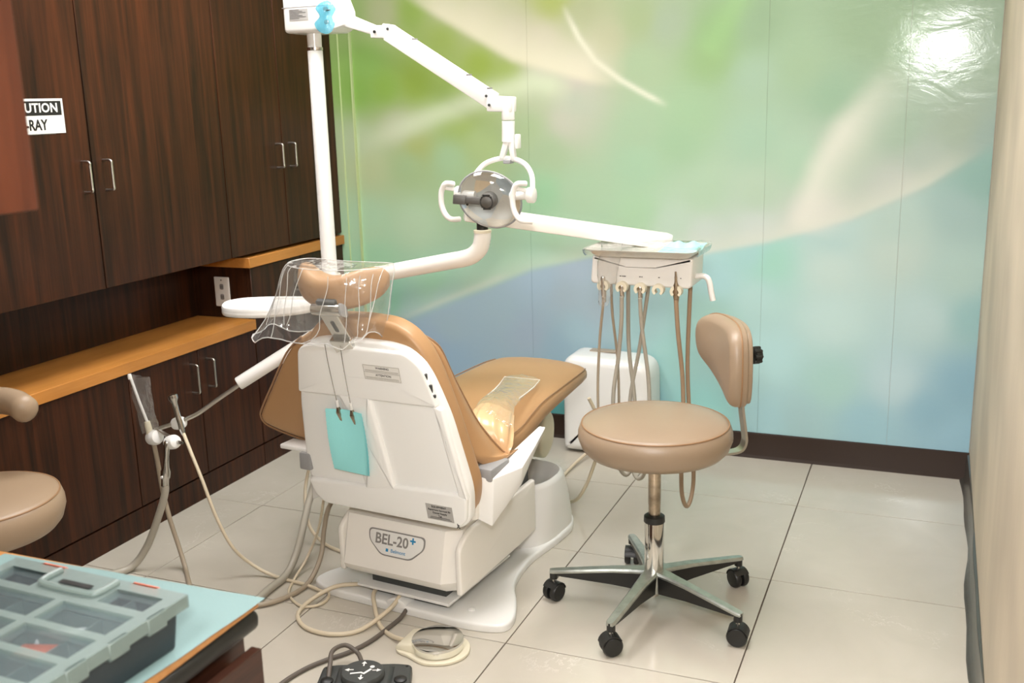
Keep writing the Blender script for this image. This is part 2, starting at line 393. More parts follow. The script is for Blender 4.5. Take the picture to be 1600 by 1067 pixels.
# walls
bm = B(); box(bm, XL-.1, XR+.1, YB, YB+.1, 0, ZC)
wall_back = tag(finish('wall_back', bm, 'backwall'), 'back wall under the printed mural', kind='structure')
bm = B(); box(bm, XR, XR+.1, YF, YB, 0, ZC)
tag(finish('wall_right', bm, 'wallR'), 'beige woven wallpaper wall', kind='structure')
bm = B(); box(bm, XL-.1, XL, YF, YB, 0, ZC)
tag(finish('wall_left', bm, 'backwall'), 'plain wall behind the cabinets', kind='structure')
bm = B(); box(bm, XL-.1, XR+.1, YF-.1, YF, 0, ZC)
tag(finish('wall_front', bm, 'backwall'), 'plain wall behind the camera', kind='structure')
bm = B(); box(bm, XL-.1, XR+.1, YF-.1, YB+.1, ZC, ZC+.1)
tag(finish('ceiling', bm, 'ceil'), 'white ceiling', kind='structure')
# near-left partition that carries the hanging cabinet (outside the frame)
bm = B(); box(bm, -1.75, -1.66, YF, .94, 0, ZC)
tag(finish('wall_partition', bm, 'backwall'), 'short partition beside the cart', kind='structure')
MP = [(-2.34,1.77,165,195,120),(-2.27,1.56,150,195,100),(-2.31,1.46,145,190,90),(-2.19,1.46,150,190,85),(-2.04,1.48,155,185,80),(-1.89,1.37,150,185,80),(-2.17,1.76,190,200,150),(-2.05,1.76,158,190,95),(-1.91,1.65,165,190,100),(-1.74,1.54,162,188,85),(-1.63,1.5,165,190,95),(-1.6,1.64,205,205,175),(-1.47,1.63,210,208,180),(-1.74,1.74,205,208,170),(-1.88,1.77,195,205,155),(-1.47,1.51,210,210,185),(-1.43,1.76,180,195,110),(-1.5,1.41,195,210,170),(-1.53,1.29,180,205,155),(-2.14,1.3,195,205,165),(-2.33,1.24,190,210,165),(-2.05,1.23,180,195,120),(-1.84,1.33,170,195,110),(-1.75,1.23,180,205,140),(-1.33,1.7,190,200,155),(-1.21,1.62,200,205,165),(-1.08,1.68,180,200,150),(-0.98,1.66,180,200,168),(-0.79,1.62,160,195,140),(-0.81,1.53,165,200,140),(-0.65,1.64,165,195,155),(-0.65,1.46,180,210,178),(-1.08,1.52,182,208,165),(-1.34,1.48,215,212,192),(-1.34,1.38,200,212,185),(-1.39,1.31,208,212,188),(-1.08,1.28,180,210,170),(-0.88,1.33,175,210,165),(-0.93,1.23,172,208,165),(-0.64,1.23,178,212,180),(-1.45,1.2,178,205,160),(-2.27,1.14,196,212,160),(-2.09,1.14,175,205,150),(-1.9,1.16,175,210,160),(-2.29,0.89,178,214,172),(-2.07,0.89,184,214,174),(-2.27,0.72,162,208,165),(-2.21,0.55,145,198,165),(-1.99,0.64,160,205,165),(-1.96,0.58,165,200,185),(-2.12,0.51,160,195,180),(-1.75,0.67,170,205,175),(-1.48,1.03,165,212,165),(-1.45,0.83,172,208,170),(-1.48,0.77,175,215,185),(-1.49,0.67,165,190,200),(-1.69,0.55,160,185,190),(-1.93,0.45,160,185,190),(-2.0,0.36,155,180,195),(-1.55,0.44,160,180,190),(-1.43,0.4,150,180,190),(-1.34,1.03,180,212,172),(-1.08,1.14,178,215,175),(-0.83,1.04,185,215,180),(-0.63,1.04,190,215,185),(-1.08,0.96,175,212,170),(-0.95,0.91,190,215,190),(-0.82,0.87,200,215,200),(-0.63,0.9,205,218,205),(-1.34,0.82,175,208,175),(-1.35,0.72,170,190,198),(-1.4,0.62,165,185,190),(-0.77,0.7,170,210,205),(-0.63,0.8,170,212,205),(-0.62,0.63,180,215,205),(-0.79,0.57,165,205,190),(-1.26,0.57,165,185,190),(-0.49,1.5,175,205,165),(-0.37,1.38,165,200,165),(-0.17,1.59,165,195,155),(-0.28,1.64,165,195,155),(-0.48,1.16,185,218,185),(-0.34,1.22,190,212,185),(-0.15,1.27,175,203,175),(0.06,1.27,180,200,175),(0.04,1.48,170,195,165),(-0.04,1.16,190,208,190),(-0.14,1.07,205,215,200),(0.14,1.23,175,200,185),(-0.42,0.93,215,218,205),(-0.35,0.88,185,215,205),(-0.13,0.93,190,215,200),(0.07,0.98,175,205,195),(0.13,1.09,160,200,185),(-0.58,0.78,165,215,190),(-0.35,0.76,195,218,205),(-0.13,0.82,195,215,200),(0.09,0.75,180,208,195),(-0.34,0.57,190,218,208),(-0.01,0.59,185,212,205),(0.14,0.6,155,195,190),(-0.57,0.4,180,218,212),(-0.33,0.32,170,208,195),(-0.1,0.34,185,212,210),(0.12,0.36,145,185,195),(0.02,0.25,145,185,195),(0.13,0.16,155,195,205),(-0.44,0.18,165,200,197),(-0.2,0.18,155,195,200),(-0.56,0.15,165,205,205),(-1.35,0.46,160,190,195),(-1.08,0.53,165,200,195),(-0.94,0.38,160,205,195),(-1.94,0.3,150,180,195),(-0.81,0.17,150,205,195),(-1.47,0.1,90,165,160),(-1.08,0.15,140,190,195),(-1.13,0.68,165,195,190)]
BD = [(-2.531, 0.263), (-2.388, 0.363), (-2.121, 0.478), (-1.93, 0.557), (-1.747, 0.627), (-1.541, 0.714), (-1.29, 0.773), (-1.077, 0.785), (-0.823, 0.803), (-0.582, 0.855), (-0.287, 0.947), (-0.035, 1.069), (0.15, 1.196)]
S1 = [(-1.39, 1.758), (-1.36, 1.697), (-1.321, 1.624), (-1.257, 1.538), (-1.155, 1.463), (-1.054, 1.406), (-0.967, 1.361)]
S2 = [(-2.38, 1.192), (-2.199, 1.266), (-1.953, 1.346), (-1.72, 1.416), (-1.512, 1.466), (-1.338, 1.432)]
E1 = [(-2.163, 1.889), (-2.017, 1.788), (-1.826, 1.679), (-1.604, 1.551), (-1.415, 1.496), (-1.279, 1.458), (-1.137, 1.434)]
E2 = [(-0.166, 1.519), (-0.239, 1.427), (-0.35, 1.294), (-0.435, 1.143), (-0.483, 0.984), (-0.501, 0.888)]
E5 = [(-0.679, 1.816), (-0.715, 1.731), (-0.778, 1.623), (-0.838, 1.539)]
S3 = [(-0.309, 1.405), (-0.371, 1.34), (-0.412, 1.25), (-0.441, 1.136), (-0.479, 0.936)]
S4 = [(-2.219, 0.447), (-1.992, 0.545), (-1.806, 0.624), (-1.627, 0.697)]
S5 = [(-1.904, 1.799), (-1.766, 1.706), (-1.601, 1.637), (-1.414, 1.568), (-1.258, 1.467)]

def seg_d(px, pz, L):
    best = np.full(px.shape, 9.); tt = np.zeros(px.shape); n = len(L)-1
    for k in range(n):
        ax, az = L[k]; bx_, bz = L[k+1]; dx, dz = bx_-ax, bz-az
        t = np.clip(((px-ax)*dx+(pz-az)*dz)/(dx*dx+dz*dz), 0, 1)
        d = np.hypot(px-ax-t*dx, pz-az-t*dz); m_ = d < best
        best[m_] = d[m_]; tt[m_] = ((k+t)/n)[m_]
    return best, tt
def mural_rgb(px, pz):
    A = np.array(MP, float); lc = np.array([lin(c) for c in A[:, 2:5]])*np.array([[1, .99, 1.06]])*np.interp(A[:, 1], [.2, .7, 1.1, 1.7], [.98, .93, .76, .71])[:, None]  # print colours darkened with height to cancel the stronger light up there
    bx_ = np.array([p[0] for p in BD]); bz = np.array([p[1] for p in BD])
    up = A[:, 1] > np.interp(A[:, 0], bx_, bz)
    d2 = (px[:, None]-A[None, :, 0])**2+(pz[:, None]-A[None, :, 1])**2
    wgt = 1/(d2+.045**2)**1.7
    cu = (wgt[:, up]@lc[up])/wgt[:, up].sum(1)[:, None]
    cl = (wgt[:, ~up]@lc[~up])/wgt[:, ~up].sum(1)[:, None]
    s = pz-np.interp(px, bx_, bz)
    wd = np.interp(px, [-2.4, -1.9, -1.2, -.6, .16], [.10, .03, .014, .022, .04])
    k = np.clip(.5+s/(2*wd), 0, 1); k = k*k*(3-2*k)
    c = cl*(1-k[:, None])+cu*k[:, None]
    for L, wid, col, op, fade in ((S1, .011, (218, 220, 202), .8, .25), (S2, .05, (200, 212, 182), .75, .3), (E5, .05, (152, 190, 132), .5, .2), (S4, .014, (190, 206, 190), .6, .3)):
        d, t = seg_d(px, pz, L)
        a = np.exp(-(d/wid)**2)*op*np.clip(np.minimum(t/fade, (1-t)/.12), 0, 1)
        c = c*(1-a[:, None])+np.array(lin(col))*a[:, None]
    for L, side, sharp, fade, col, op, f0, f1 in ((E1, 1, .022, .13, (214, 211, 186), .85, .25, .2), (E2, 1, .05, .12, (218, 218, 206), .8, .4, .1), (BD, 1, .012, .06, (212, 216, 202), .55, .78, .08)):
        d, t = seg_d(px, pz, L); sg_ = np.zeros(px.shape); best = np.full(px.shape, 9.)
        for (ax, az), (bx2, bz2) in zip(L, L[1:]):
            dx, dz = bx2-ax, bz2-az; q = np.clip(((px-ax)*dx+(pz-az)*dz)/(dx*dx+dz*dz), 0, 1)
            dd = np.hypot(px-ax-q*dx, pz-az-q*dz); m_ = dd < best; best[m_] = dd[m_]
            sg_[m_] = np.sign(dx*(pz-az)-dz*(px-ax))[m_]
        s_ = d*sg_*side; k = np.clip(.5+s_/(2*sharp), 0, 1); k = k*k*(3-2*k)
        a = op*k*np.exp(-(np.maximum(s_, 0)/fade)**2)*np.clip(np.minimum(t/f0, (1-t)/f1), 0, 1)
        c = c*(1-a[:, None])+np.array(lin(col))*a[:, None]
    return np.clip(c*MURAL_GAIN, 0, .92)
MURAL_GAIN = 1.0
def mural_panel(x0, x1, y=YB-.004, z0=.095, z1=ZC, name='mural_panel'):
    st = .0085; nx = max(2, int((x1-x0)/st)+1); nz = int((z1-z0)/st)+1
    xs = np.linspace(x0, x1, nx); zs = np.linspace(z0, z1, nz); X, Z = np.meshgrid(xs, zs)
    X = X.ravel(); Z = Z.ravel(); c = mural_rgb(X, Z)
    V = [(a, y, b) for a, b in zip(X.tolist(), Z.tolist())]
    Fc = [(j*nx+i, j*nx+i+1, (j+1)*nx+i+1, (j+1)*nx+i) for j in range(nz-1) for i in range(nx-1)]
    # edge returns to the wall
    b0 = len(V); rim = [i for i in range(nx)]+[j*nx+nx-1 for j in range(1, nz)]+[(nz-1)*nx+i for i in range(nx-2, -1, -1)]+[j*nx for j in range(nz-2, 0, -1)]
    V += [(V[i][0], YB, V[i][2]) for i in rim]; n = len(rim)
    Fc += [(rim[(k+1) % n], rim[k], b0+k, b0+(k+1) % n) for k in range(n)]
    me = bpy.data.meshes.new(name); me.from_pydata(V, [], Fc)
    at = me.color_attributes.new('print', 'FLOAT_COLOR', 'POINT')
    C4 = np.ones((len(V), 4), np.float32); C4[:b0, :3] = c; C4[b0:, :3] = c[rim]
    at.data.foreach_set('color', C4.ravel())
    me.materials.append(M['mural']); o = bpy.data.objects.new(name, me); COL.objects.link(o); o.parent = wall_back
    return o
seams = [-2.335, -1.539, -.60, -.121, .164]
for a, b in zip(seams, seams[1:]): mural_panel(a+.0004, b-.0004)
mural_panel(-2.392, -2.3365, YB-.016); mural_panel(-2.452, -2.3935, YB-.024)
bm = B()
for x in (-2.336, -2.393): box(bm, x-.002, x+.002, YB-.022, YB-.002, .095, ZC, .001, 1)
tag(finish('trim_1', bm, mat('strip_green', (188, 204, 150), .4)), 'narrow vertical edge strips beside the cabinets', kind='structure')
# baseboards (cove rubber)
bm = B()
prof = [(0, 0), (-.02, 0), (-.017, .006), (-.009, .014), (-.007, .095), (-.004, .1), (0, .1)]
loft(bm, [[Vector((x, YB-.004+a, b)) for a, b in prof] for x in (-2.44, -.03)])
loft(bm, [[Vector((x, YB-.0035+a, b)) for a, b in prof] for x in (-.03, XR)])
tag(finish('baseboard_back', bm, 'base', smooth=60), 'dark brown rubber base below the mural', kind='structure')
bm = B()
ys = np.linspace(YF, YB-.03, 60)
loft(bm, [[Vector((XR+a*(1+.35*math.sin(y*5.1)+.2*math.sin(y*13)), y, b)) for a, b in prof] for y in ys.tolist()])
tag(finish('baseboard_right', bm, 'baseR', smooth=60), 'loose black rubber base along the beige wall', kind='structure')
# ceiling light panels
def ceiling_light(x, y, lab):
    t = thing('ceiling_light', lab, 'ceiling light', (x, y, ZC), group='ceiling light panels')
    bm = B(); W, H = .31, .61
    for a in ((-W, -W+.03, -H, H), (W-.03, W, -H, H), (-W+.03, W-.03, -H, -H+.03), (-W+.03, W-.03, H-.03, H)): box(bm, *a, -.03, -.001, .003, 1)
    finish('frame', bm, 'white', t)
    bm = B(); box(bm, -W+.03, W-.03, -H+.03, H-.03, -.015, -.004); finish('diffuser', bm, 'diff', t)
ceiling_light(-.75, 2.45, 'white ceiling light panel above the round tan stool')
ceiling_light(-1.9, 2.45, 'extra white ceiling panel added to brighten the dental chair and cabinet side')  # out of view, added to lift the light on the left
ceiling_light(-.75, -.5, 'white ceiling light panel above the foreground cart')

# ================================================================== CABINETS
def handle(parent, y, z0, z1, x=FX):
    bm = B(); p = x+.032
    tube(bm, [(x-.002, y, z0), (x+.022, y, z0), (p, y, z0+.004), (p, y, z0+.014), (p, y, (z0+z1)/2), (p, y, z1-.014), (p, y, z1-.004), (x+.022, y, z1), (x-.002, y, z1)], .0042, 10, 4)
    return finish('handle', bm, 'brushed', parent)
def cabinet(name, label, y0, y1, z0, z1, splits, handles, plinth=0, body_x=XL+.001):
    t = thing(name, label, 'cabinet', (0, 0, 0))
    bm = B(); box(bm, body_x, FX-.02, y0+.0008, y1-.0008, z0+plinth, z1); finish('body', bm, 'wood', t)
    if plinth:
        bm = B(); box(bm, body_x, FX-.001, y0+.0005, y1-.0005, .0, plinth-.004); finish('plinth', bm, 'wood', t)
    ys = [y0]+splits+[y1]; H = list(handles)
    for k, (a, b) in enumerate(zip(ys, ys[1:])):
        bm = B(); box(bm, FX-.019, FX, a+.002, b-.002, z0+plinth+.002, z1-.002, .0012, 1)
        d = finish('door', bm, 'wood', t)
        if H[k]: handle(d, *H[k])
    return t
cabinet('wall_cabinet', 'dark wood wall cabinet whose door carries the caution x-ray sign', 1.855, 3.139, .848, 2.42, [2.497], [(2.455, 1.157, 1.25), (2.545, 1.157, 1.25)])
cabinet('wall_cabinet', 'dark wood wall cabinet behind the white lamp pole next to the mural', 3.139, 3.93, .848, 2.42, [3.515], [(3.472, 1.163, 1.255), (3.560, 1.163, 1.255)])
cabinet('base_cabinet', 'dark wood base cabinet behind the taupe stool at the left edge', 1.155, 2.545, 0, .557, [1.85], [(1.80, .41, .515), None], .09)
cabinet('base_cabinet', 'dark wood base cabinet with two handles behind the suction arm', 2.545, 3.237, 0, .557, [2.895], [(2.85, .408, .512), (2.942, .408, .512)], .09)
cabinet('tall_base_cabinet', 'taller dark wood base cabinet beside the mural with the outlet on its side', 3.239, 3.93, 0, .797, [3.584], [(3.54, .66, .765), (3.63, .66, .765)], .09)
# worktops
bm = B(); box(bm, XL+.001, FX+.012, 1.155, 3.236, .559, .598, .0015, 1)
tag(finish('worktop', bm, 'maple'), 'long low maple worktop under the wall cabinets', 'worktop')
bm = B(); box(bm, XL+.001, FX+.012, 3.225, 3.93, .799, .838, .0015, 1)
tag(finish('worktop', bm, 'maple'), 'short high maple worktop below the cabinet beside the mural', 'worktop')
bm = B(); box(bm, XL+.0005, XL+.008, 1.155, 3.236, .5985, .847)
tag(finish('splashback', bm, 'wood'), 'dark wood panel between the low worktop and wall cabinets', 'wall panel')
# outlet
ot = thing('wall_outlet', 'white outlet plate on the side of the taller base cabinet', 'outlet', (-2.562, 3.2385, .70))
bm = B(); pillow(bm, round_poly([(-.035, -.0585), (.035, -.0585), (.035, .0585), (-.035, .0585)], .004, 3), lambda a, b, h: Vector((a, -h, b)), 0, .006, .003, 3); finish('plate', bm, 'paper', ot)
for zz in (-.02, .02):
    bm = B(); pillow(bm, round_poly([(-.009, zz-.011), (.009, zz-.011), (.009, zz+.011), (-.009, zz+.011)], .006, 4), lambda a, b, h: Vector((a, -h, b)), .005, .0075, .001, 2); finish('socket', bm, 'grey_print', ot)
    bm = B(); box(bm, -.0045, -.003, -.0082, -.007, zz-.004, zz+.004); box(bm, .003, .0045, -.0082, -.007, zz-.004, zz+.004); finish('slot', bm, 'black', ot)
for zz in (-.046, .046):
    bm = B(); lathe(bm, [(.003, 0), (.003, .001), (.001, .0016)], (0, -.006, zz), (0, -1, 0), 10); finish('screw', bm, 'steel', ot)
# caution sign on the first wall cabinet door
sg = thing('caution_sign', 'white paper sign reading CAUTION X-RAY on the wall cabinet door', 'sign', (FX+.0012, 2.2995, 1.389))
bm = B(); box(bm, -.0008, 0, -.108, .108, -.05, .05); finish('sheet', bm, 'paper', sg)
bm = B(); box(bm, -.0002, .0004, -.103, .100, .002, .043); finish('black_band', bm, 'black_print', sg)
TB = lambda o: basis(o, (0, 1, 0), (0, 0, 1))
text('lettering', 'CAUTION', .036, 'paper', sg, TB((.0008, -.002, .0225)), offs=.0009, sx=1.05, spacing=1.05)
text('lettering', 'X-RAY', .042, 'black_print', sg, TB((.0006, -.012, -.026)), offs=.001, sx=.86)
bm = B(); box(bm, .0001, .0005, -.108, .07, -.052, -.049); finish('tape', bm, 'wrap', sg)
# hanging cabinet close to the camera
hc = thing('hanging_cabinet', 'red-brown hanging cabinet end blurred at the top left corner', 'cabinet', (0, 0, 0))
bm = B(); box(bm, -1.655, -1.02, -.3, .936, 1.287, 2.4, .002, 1); finish('body', bm, 'woodred', hc)
bm = B(); box(bm, -1.02, -1.0, .30, .936, 1.287, 2.4, .003, 2); finish('door', bm, 'woodred', hc)
bm = B(); box(bm, -1.02, -1.0, -.3, .296, 1.287, 2.4, .003, 2); finish('door', bm, 'woodred', hc)

# ================================================================== DENTAL CHAIR (local frame: x right, y towards the feet)
ch = thing('dental_chair', 'white dental chair with tan upholstery and upright backrest on tiled floor', 'dental chair', (-1.32, 2.452, 0), math.radians(-6))
CHT = Matrix.Translation((-1.32, 2.452, 0)) @ Matrix.Rotation(math.radians(-6), 4, 'Z')
LN = math.radians(12); E2 = Vector((0, -math.sin(LN), math.cos(LN))); EN = Vector((0, math.cos(LN), math.sin(LN))); P0 = Vector((0, -.135, .30))
def BK(a, b, h): return P0+Vector((a, 0, 0))+E2*b+EN*h      # h > 0 goes towards the sitter
def sym(pts): return pts+[(-a, b) for a, b in pts[::-1] if abs(a) > 1e-6]
# base plate
rt = [(.10, -.128), (.23, -.126), (.315, -.10), (.325, -.045), (.285, .045), (.226, .15), (.196, .31), (.206, .48), (.195, .62), (.11, .715)]
bm = B(); pillow(bm, smooth_poly(sym(rt), 5), XY, .0005, .024, .008, 4, rb=.002)
bp_ = finish('base_plate', bm, 'white', ch)
bm = B(); loft(bm, [[Vector((-.01+.035*math.cos(a)*s, v, .018+.022*math.sin(a)*s)) for a in [PI*k/10 for k in range(11)]] for v, s in ((-.128, .8), (-.124, 1), (.06, .9))]); finish('cable_channel', bm, 'white', bp_)
for u, v in ((.2, -.06), (-.2, -.06)):
    bm = B(); lathe(bm, [(.012, .022), (.011, .027), (.006, .029), (.001, .0295)], (u, v, 0), (0, 0, 1), 18); finish('bolt_cap', bm, 'white', bp_)
# rear column cover with hollow top
def rr_ring(u0, u1, v0, v1, r, z, n=6, dz=0):
    return [Vector((a, b, z+dz*((b-v0)/(v1-v0)))) for a, b in round_poly([(u0, v0), (u1, v0), (u1, v1), (u0, v1)], r, n)]
bm = B()
loft(bm, [rr_ring(-.198, .198, .335, .70, .14, .018, 8), rr_ring(-.198, .198, .338, .695, .14, .06, 8), rr_ring(-.196, .196, .348, .675, .135, .13, 8), rr_ring(-.192, .192, .366, .645, .13, .20, 8), rr_ring(-.188, .188, .372, .636, .128, .214, 8),
          rr_ring(-.180, .180, .380, .628, .122, .218, 8), rr_ring(-.172, .172, .388, .62, .115, .212, 8), rr_ring(-.155, .155, .405, .60, .1, .18, 8), rr_ring(-.10, .10, .44, .57, .06, .15, 8), rr_ring(-.02, .02, .49, .52, .01, .145, 8)])
finish('column_cover', bm, 'white', ch, smooth=50)
# lift housing with badge
prof = [(-.098, .262), (-.135, .122), (-.128, .108), (-.104, .088), (.26, .085), (.26, .255), (-.06, .27)]
bm = B()
def lh(u, s): return [Vector((u, v if v > 0 else v+s, z)) for v, z in prof]
loft(bm, [lh(-.186, .012), lh(-.176, 0), lh(.148, 0), lh(.186, .03)])
bmesh.ops.bevel(bm, geom=[e for e in bm.edges if e.is_manifold and e.calc_face_angle(0) > .3], offset=.005, segments=2, affect='EDGES', profile=.5)
lhs = finish('lift_housing', bm, 'cream', ch, smooth=30)
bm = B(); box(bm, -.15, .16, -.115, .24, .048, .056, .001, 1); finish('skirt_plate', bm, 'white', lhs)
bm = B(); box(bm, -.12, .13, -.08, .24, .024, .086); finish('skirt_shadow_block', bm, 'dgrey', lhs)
# badge: plane of the front face
fv = Vector((0, -.135+.098, .122-.262)).normalized(); fn = Vector((1, 0, 0)).cross(-fv).normalized()
FO = Vector((0, -.098, .262))
def FB(a, b, h): return FO+Vector((a, 0, 0))+fv*(-b)+fn*h   # b negative goes down the face
bd = [(-.112, -.028), (.085, -.022), (.087, -.06), (.05, -.098), (-.06, -.101), (-.108, -.075)]
bd = [(-.097, -.028), (.093, -.028), (.093, -.062), (.05, -.1), (-.05, -.1), (-.093, -.062)]
rp = round_poly(bd, .014, 5)
bm = B(); pillow(bm, [(a-.004, b) for a, b in rp], FB, -.001, .0022, .001, 2); bdg = finish('badge', bm, 'grey_print', lhs)
bm = B(); pillow(bm, [(a*.955-.004, (b+.062)*.9-.062) for a, b in rp], FB, .001, .0027, .0005, 2); finish('badge_face', bm, 'white', lhs)
FT = lambda a, b: basis(FB(a, b, .0031), (1, 0, 0), -fv)
text('lettering', 'BEL-20', .041, 'grey_print', lhs, FT(-.02, -.055), offs=.0008, sx=.95)
text('lettering', '+', .034, 'blue', lhs, FT(.050, -.046), offs=.001)
text('lettering', 'Belmont', .0145, 'blue', lhs, FT(.004, -.083), sx=1)
bm = B(); box(bm, -.037, -.029, -.087, -.0785, .0027, .0031)
for v in bm.verts: v.co = FB(v.co.x, v.co.y, v.co.z)
finish('logo_mark', bm, 'blue', lhs)
# side covers of the lift arm
for s in (1, -1):
    bm = B()
    sp = round_poly([(-.118, .09), (-.12, .225), (-.06, .262), (.33, .275), (.33, .11), (.22, .10)], [.006, .02, .03, .01, .01, .02], 4)
    pillow(bm, sp, lambda a, b, h: Vector((s*h, a, b)), .187, .205, .006, 3)
    finish('lift_arm_cover', bm, 'cream', ch)
bm = B(); box(bm, -.17, .17, -.02, .36, .20, .32, .01); finish('seat_frame', bm, 'black', ch)
bm = B(); lathe(bm, [(.014, 0), (.014, .012), (.009, .018), (.001, .019)], (.2, .165, .29), (1, 0, 0), 16); finish('knob', bm, 'white', ch)
# seat and leg rest: ring loft along the length
def seat_ring(v, zt, th, hw, p=4.0, n=36, cr=.012):
    out = []
    for k in range(n):
        a = 2*PI*k/n; c, s = math.cos(a), math.sin(a)
        x = hw*math.copysign(abs(c)**(2/p), c); y = math.copysign(abs(s)**(2/p), s)
        z = zt-th/2+y*th/2+(cr*(1-(x/hw)**2) if y > 0 else 0)
        out.append(Vector((x, v, z)))
    return out
sec = [(.0, .455, .03, .16), (.006, .464, .06, .19), (.02, .468, .085, .205), (.06, .468, .095, .212), (.16, .466, .092, .213), (.25, .472, .088, .212), (.32, .49, .085, .21), (.40, .506, .078, .207), (.5, .512, .07, .203), (.62, .516, .062, .197), (.72, .518, .056, .19), (.775, .517, .053, .18), (.80, .512, .044, .165), (.812, .502, .02, .15)]
bm = B(); loft(bm, [seat_ring(*s) for s in sec]); se = finish('seat_cushion', bm, 'leather', ch, smooth=60)
bm = B()
for s in (1, -1): tube(bm, [(s*(hw-.006), v, zt-.007) for v, zt, th, hw in sec[2:-2]], .0022, 6, 4)
finish('piping', bm, 'pipe', se)
bm = B(); box(bm, -.15, .15, .02, .74, .39, .43, .01)
for v in bm.verts: v.co.z += max(0, (v.co.y-.2))*.1
finish('seat_pan', bm, 'dgrey', ch)
# backrest shell: recessed sheet plus raised fields
so = sym([(.0, -.004), (.225, -.004), (.255, .03), (.268, .12), (.237, .33), (.205, .44), (.185, .485), (.15, .515), (.10, .525), (.0, .527)])
so = round_poly(so, .03, 4)
bm = B(); pillow(bm, so, BK, .0, .032, .006, 3, rb=.010)
bs = finish('back_shell', bm, 'shell', ch)
top = round_poly([(-.226, .358), (-.195, .49), (-.15, .51), (.15, .51), (.19, .478), (.22, .365)], [.01, .02, .02, .02, .02, .01], 4)
bm = B(); pillow(bm, top, BK, -.012, .01, .004, 3, rb=.007)
bott = round_poly([(-.262, .08), (-.05, .088), (.04, .104), (.236, .112), (.262, .105), (.25, .035), (.22, .003), (-.22, .003), (-.25, .03)], .012, 4)
pillow(bm, bott, BK, -.012, .01, .004, 3, rb=.007)
rib = round_poly([(-.09, .37), (.010, .37), (.038, .09), (-.062, .08)], .004, 3)
pillow(bm, rib, BK, -.012, .01, .004, 3, rb=.007)
edge = round_poly([(.23, .36), (.205, .37), (.238, .105), (.264, .10)], .004, 3)
pillow(bm, edge, BK, -.011, .01, .004, 3, rb=.005)
finish('raised_field', bm, 'shell', bs)
# hinge slots on the right rim
for b in (.445, .415, .395):
    sz = .011 if b > .4 else .004
    bm = B(); c = BK(.212-(b-.39)*.32, b, -.004); x, y, z = Vector((.9, .4, 0)), E2, EN
    box(bm, -.006, .006, -sz, sz, -.003, .003, .001, 1, T=Matrix.Translation(c) @ basis((0, 0, 0), (1, .3, 0), E2)); finish('catch', bm, 'dgrey', bs)
# warning sticker
BT = lambda a, b, h=-.0128: basis(BK(a, b, h), (1, 0, 0), E2)
def sticker(name, a0, a1, b0, b1, m, parent, h=-.0122):
    bm = B(); box(bm, a0, a1, b0, b1, h-.0003, h+.002)
    for v in bm.verts: v.co = BK(v.co.x, v.co.y, v.co.z)
    return finish(name, bm, m, parent)
st = sticker('warning_sticker', .012, .127, .425, .468, 'paper', bs)
bm = B()
for a0, a1, b0, b1 in ((.014, .125, .466, .4668), (.014, .125, .4262, .427), (.014, .0148, .427, .466), (.1242, .125, .427, .466), (.014, .125, .4465, .4472), (.018, .121, .4525, .4535), (.018, .121, .4495, .4505), (.018, .118, .4325, .4335), (.018, .12, .4295, .4305)):
    box(bm, a0, a1, b0, b1, -.0133, -.0125)
for v in bm.verts: v.co = BK(v.co.x, v.co.y, v.co.z)
finish('print_line', bm, 'light_print', st)
text('lettering', 'WARNING', .0085, 'dark_print', st, BT(.073, .460))
text('lettering', 'ATTENTION', .0085, 'dark_print', st, BT(.073, .440))
st = sticker('service_sticker', .13, .212, .022, .07, 'label', bs)
for i, (s_, z_) in enumerate((('EQUIPMENT', .0085), ('Equipment Serviced By', .0075), ('Dental Supply', .008), ('Tel.', .008))):
    text('lettering', s_, z_, 'black_print', st, BT(.171, .063-.0095*i))
bm = B()
for i, wv in enumerate((.03, .034)): box(bm, .171-wv, .171+wv, .0305-.004*i, .0312-.004*i, -.0133, -.0125)
for v in bm.verts: v.co = BK(v.co.x, v.co.y, v.co.z)
finish('print_line', bm, 'dark_print', st)
bm = B()
for a0, b0, a1, b1 in ((.222, .022, .223, .014), (.223, .014, .219, .008), (.223, .014, .228, .008), (.222, .019, .228, .016)):
    q0, q1 = BK(a0, b0, -.0128), BK(a1, b1, -.0128); cyl(bm, q0, q1, .0011, seg=6)
finish('symbol', bm, 'black_print', bs)
# back cushion
co = round_poly(sym([(.0, .0), (.228, .0), (.258, .06), (.270, .12), (.236, .32), (.208, .44), (.186, .50), (.150, .548), (.10, .574), (.0, .58)]), .04, 4)
bm = B(); pillow(bm, co, BK, .020, .082, .022, 6, rb=.015, crown=.02)
bc = finish('back_cushion', bm, 'leather', ch, smooth=60)
# left wing: flared flap
lw = smooth_poly([(-.16, .50), (-.24, .485), (-.31, .425), (-.395, .315), (-.455, .235), (-.470, .205), (-.452, .18), (-.37, .160), (-.29, .15), (-.2, .15), (-.16, .25)], 5)
def WL(a, b, h): return BK(a, b, h+max(0, -a-.2)*.04)
bm = B(); pillow(bm, lw, WL, .055, .10, .018, 4); lwo = finish('back_wing', bm, 'leather', ch, smooth=60)
bm = B(); tube(bm, [WL(a, b, .062) for a, b in [(-.24, .487), (-.31, .428), (-.395, .318), (-.456, .237), (-.472, .205), (-.453, .178), (-.37, .158), (-.29, .148)]], .003, 6, 5); finish('piping', bm, 'pipe', lwo)
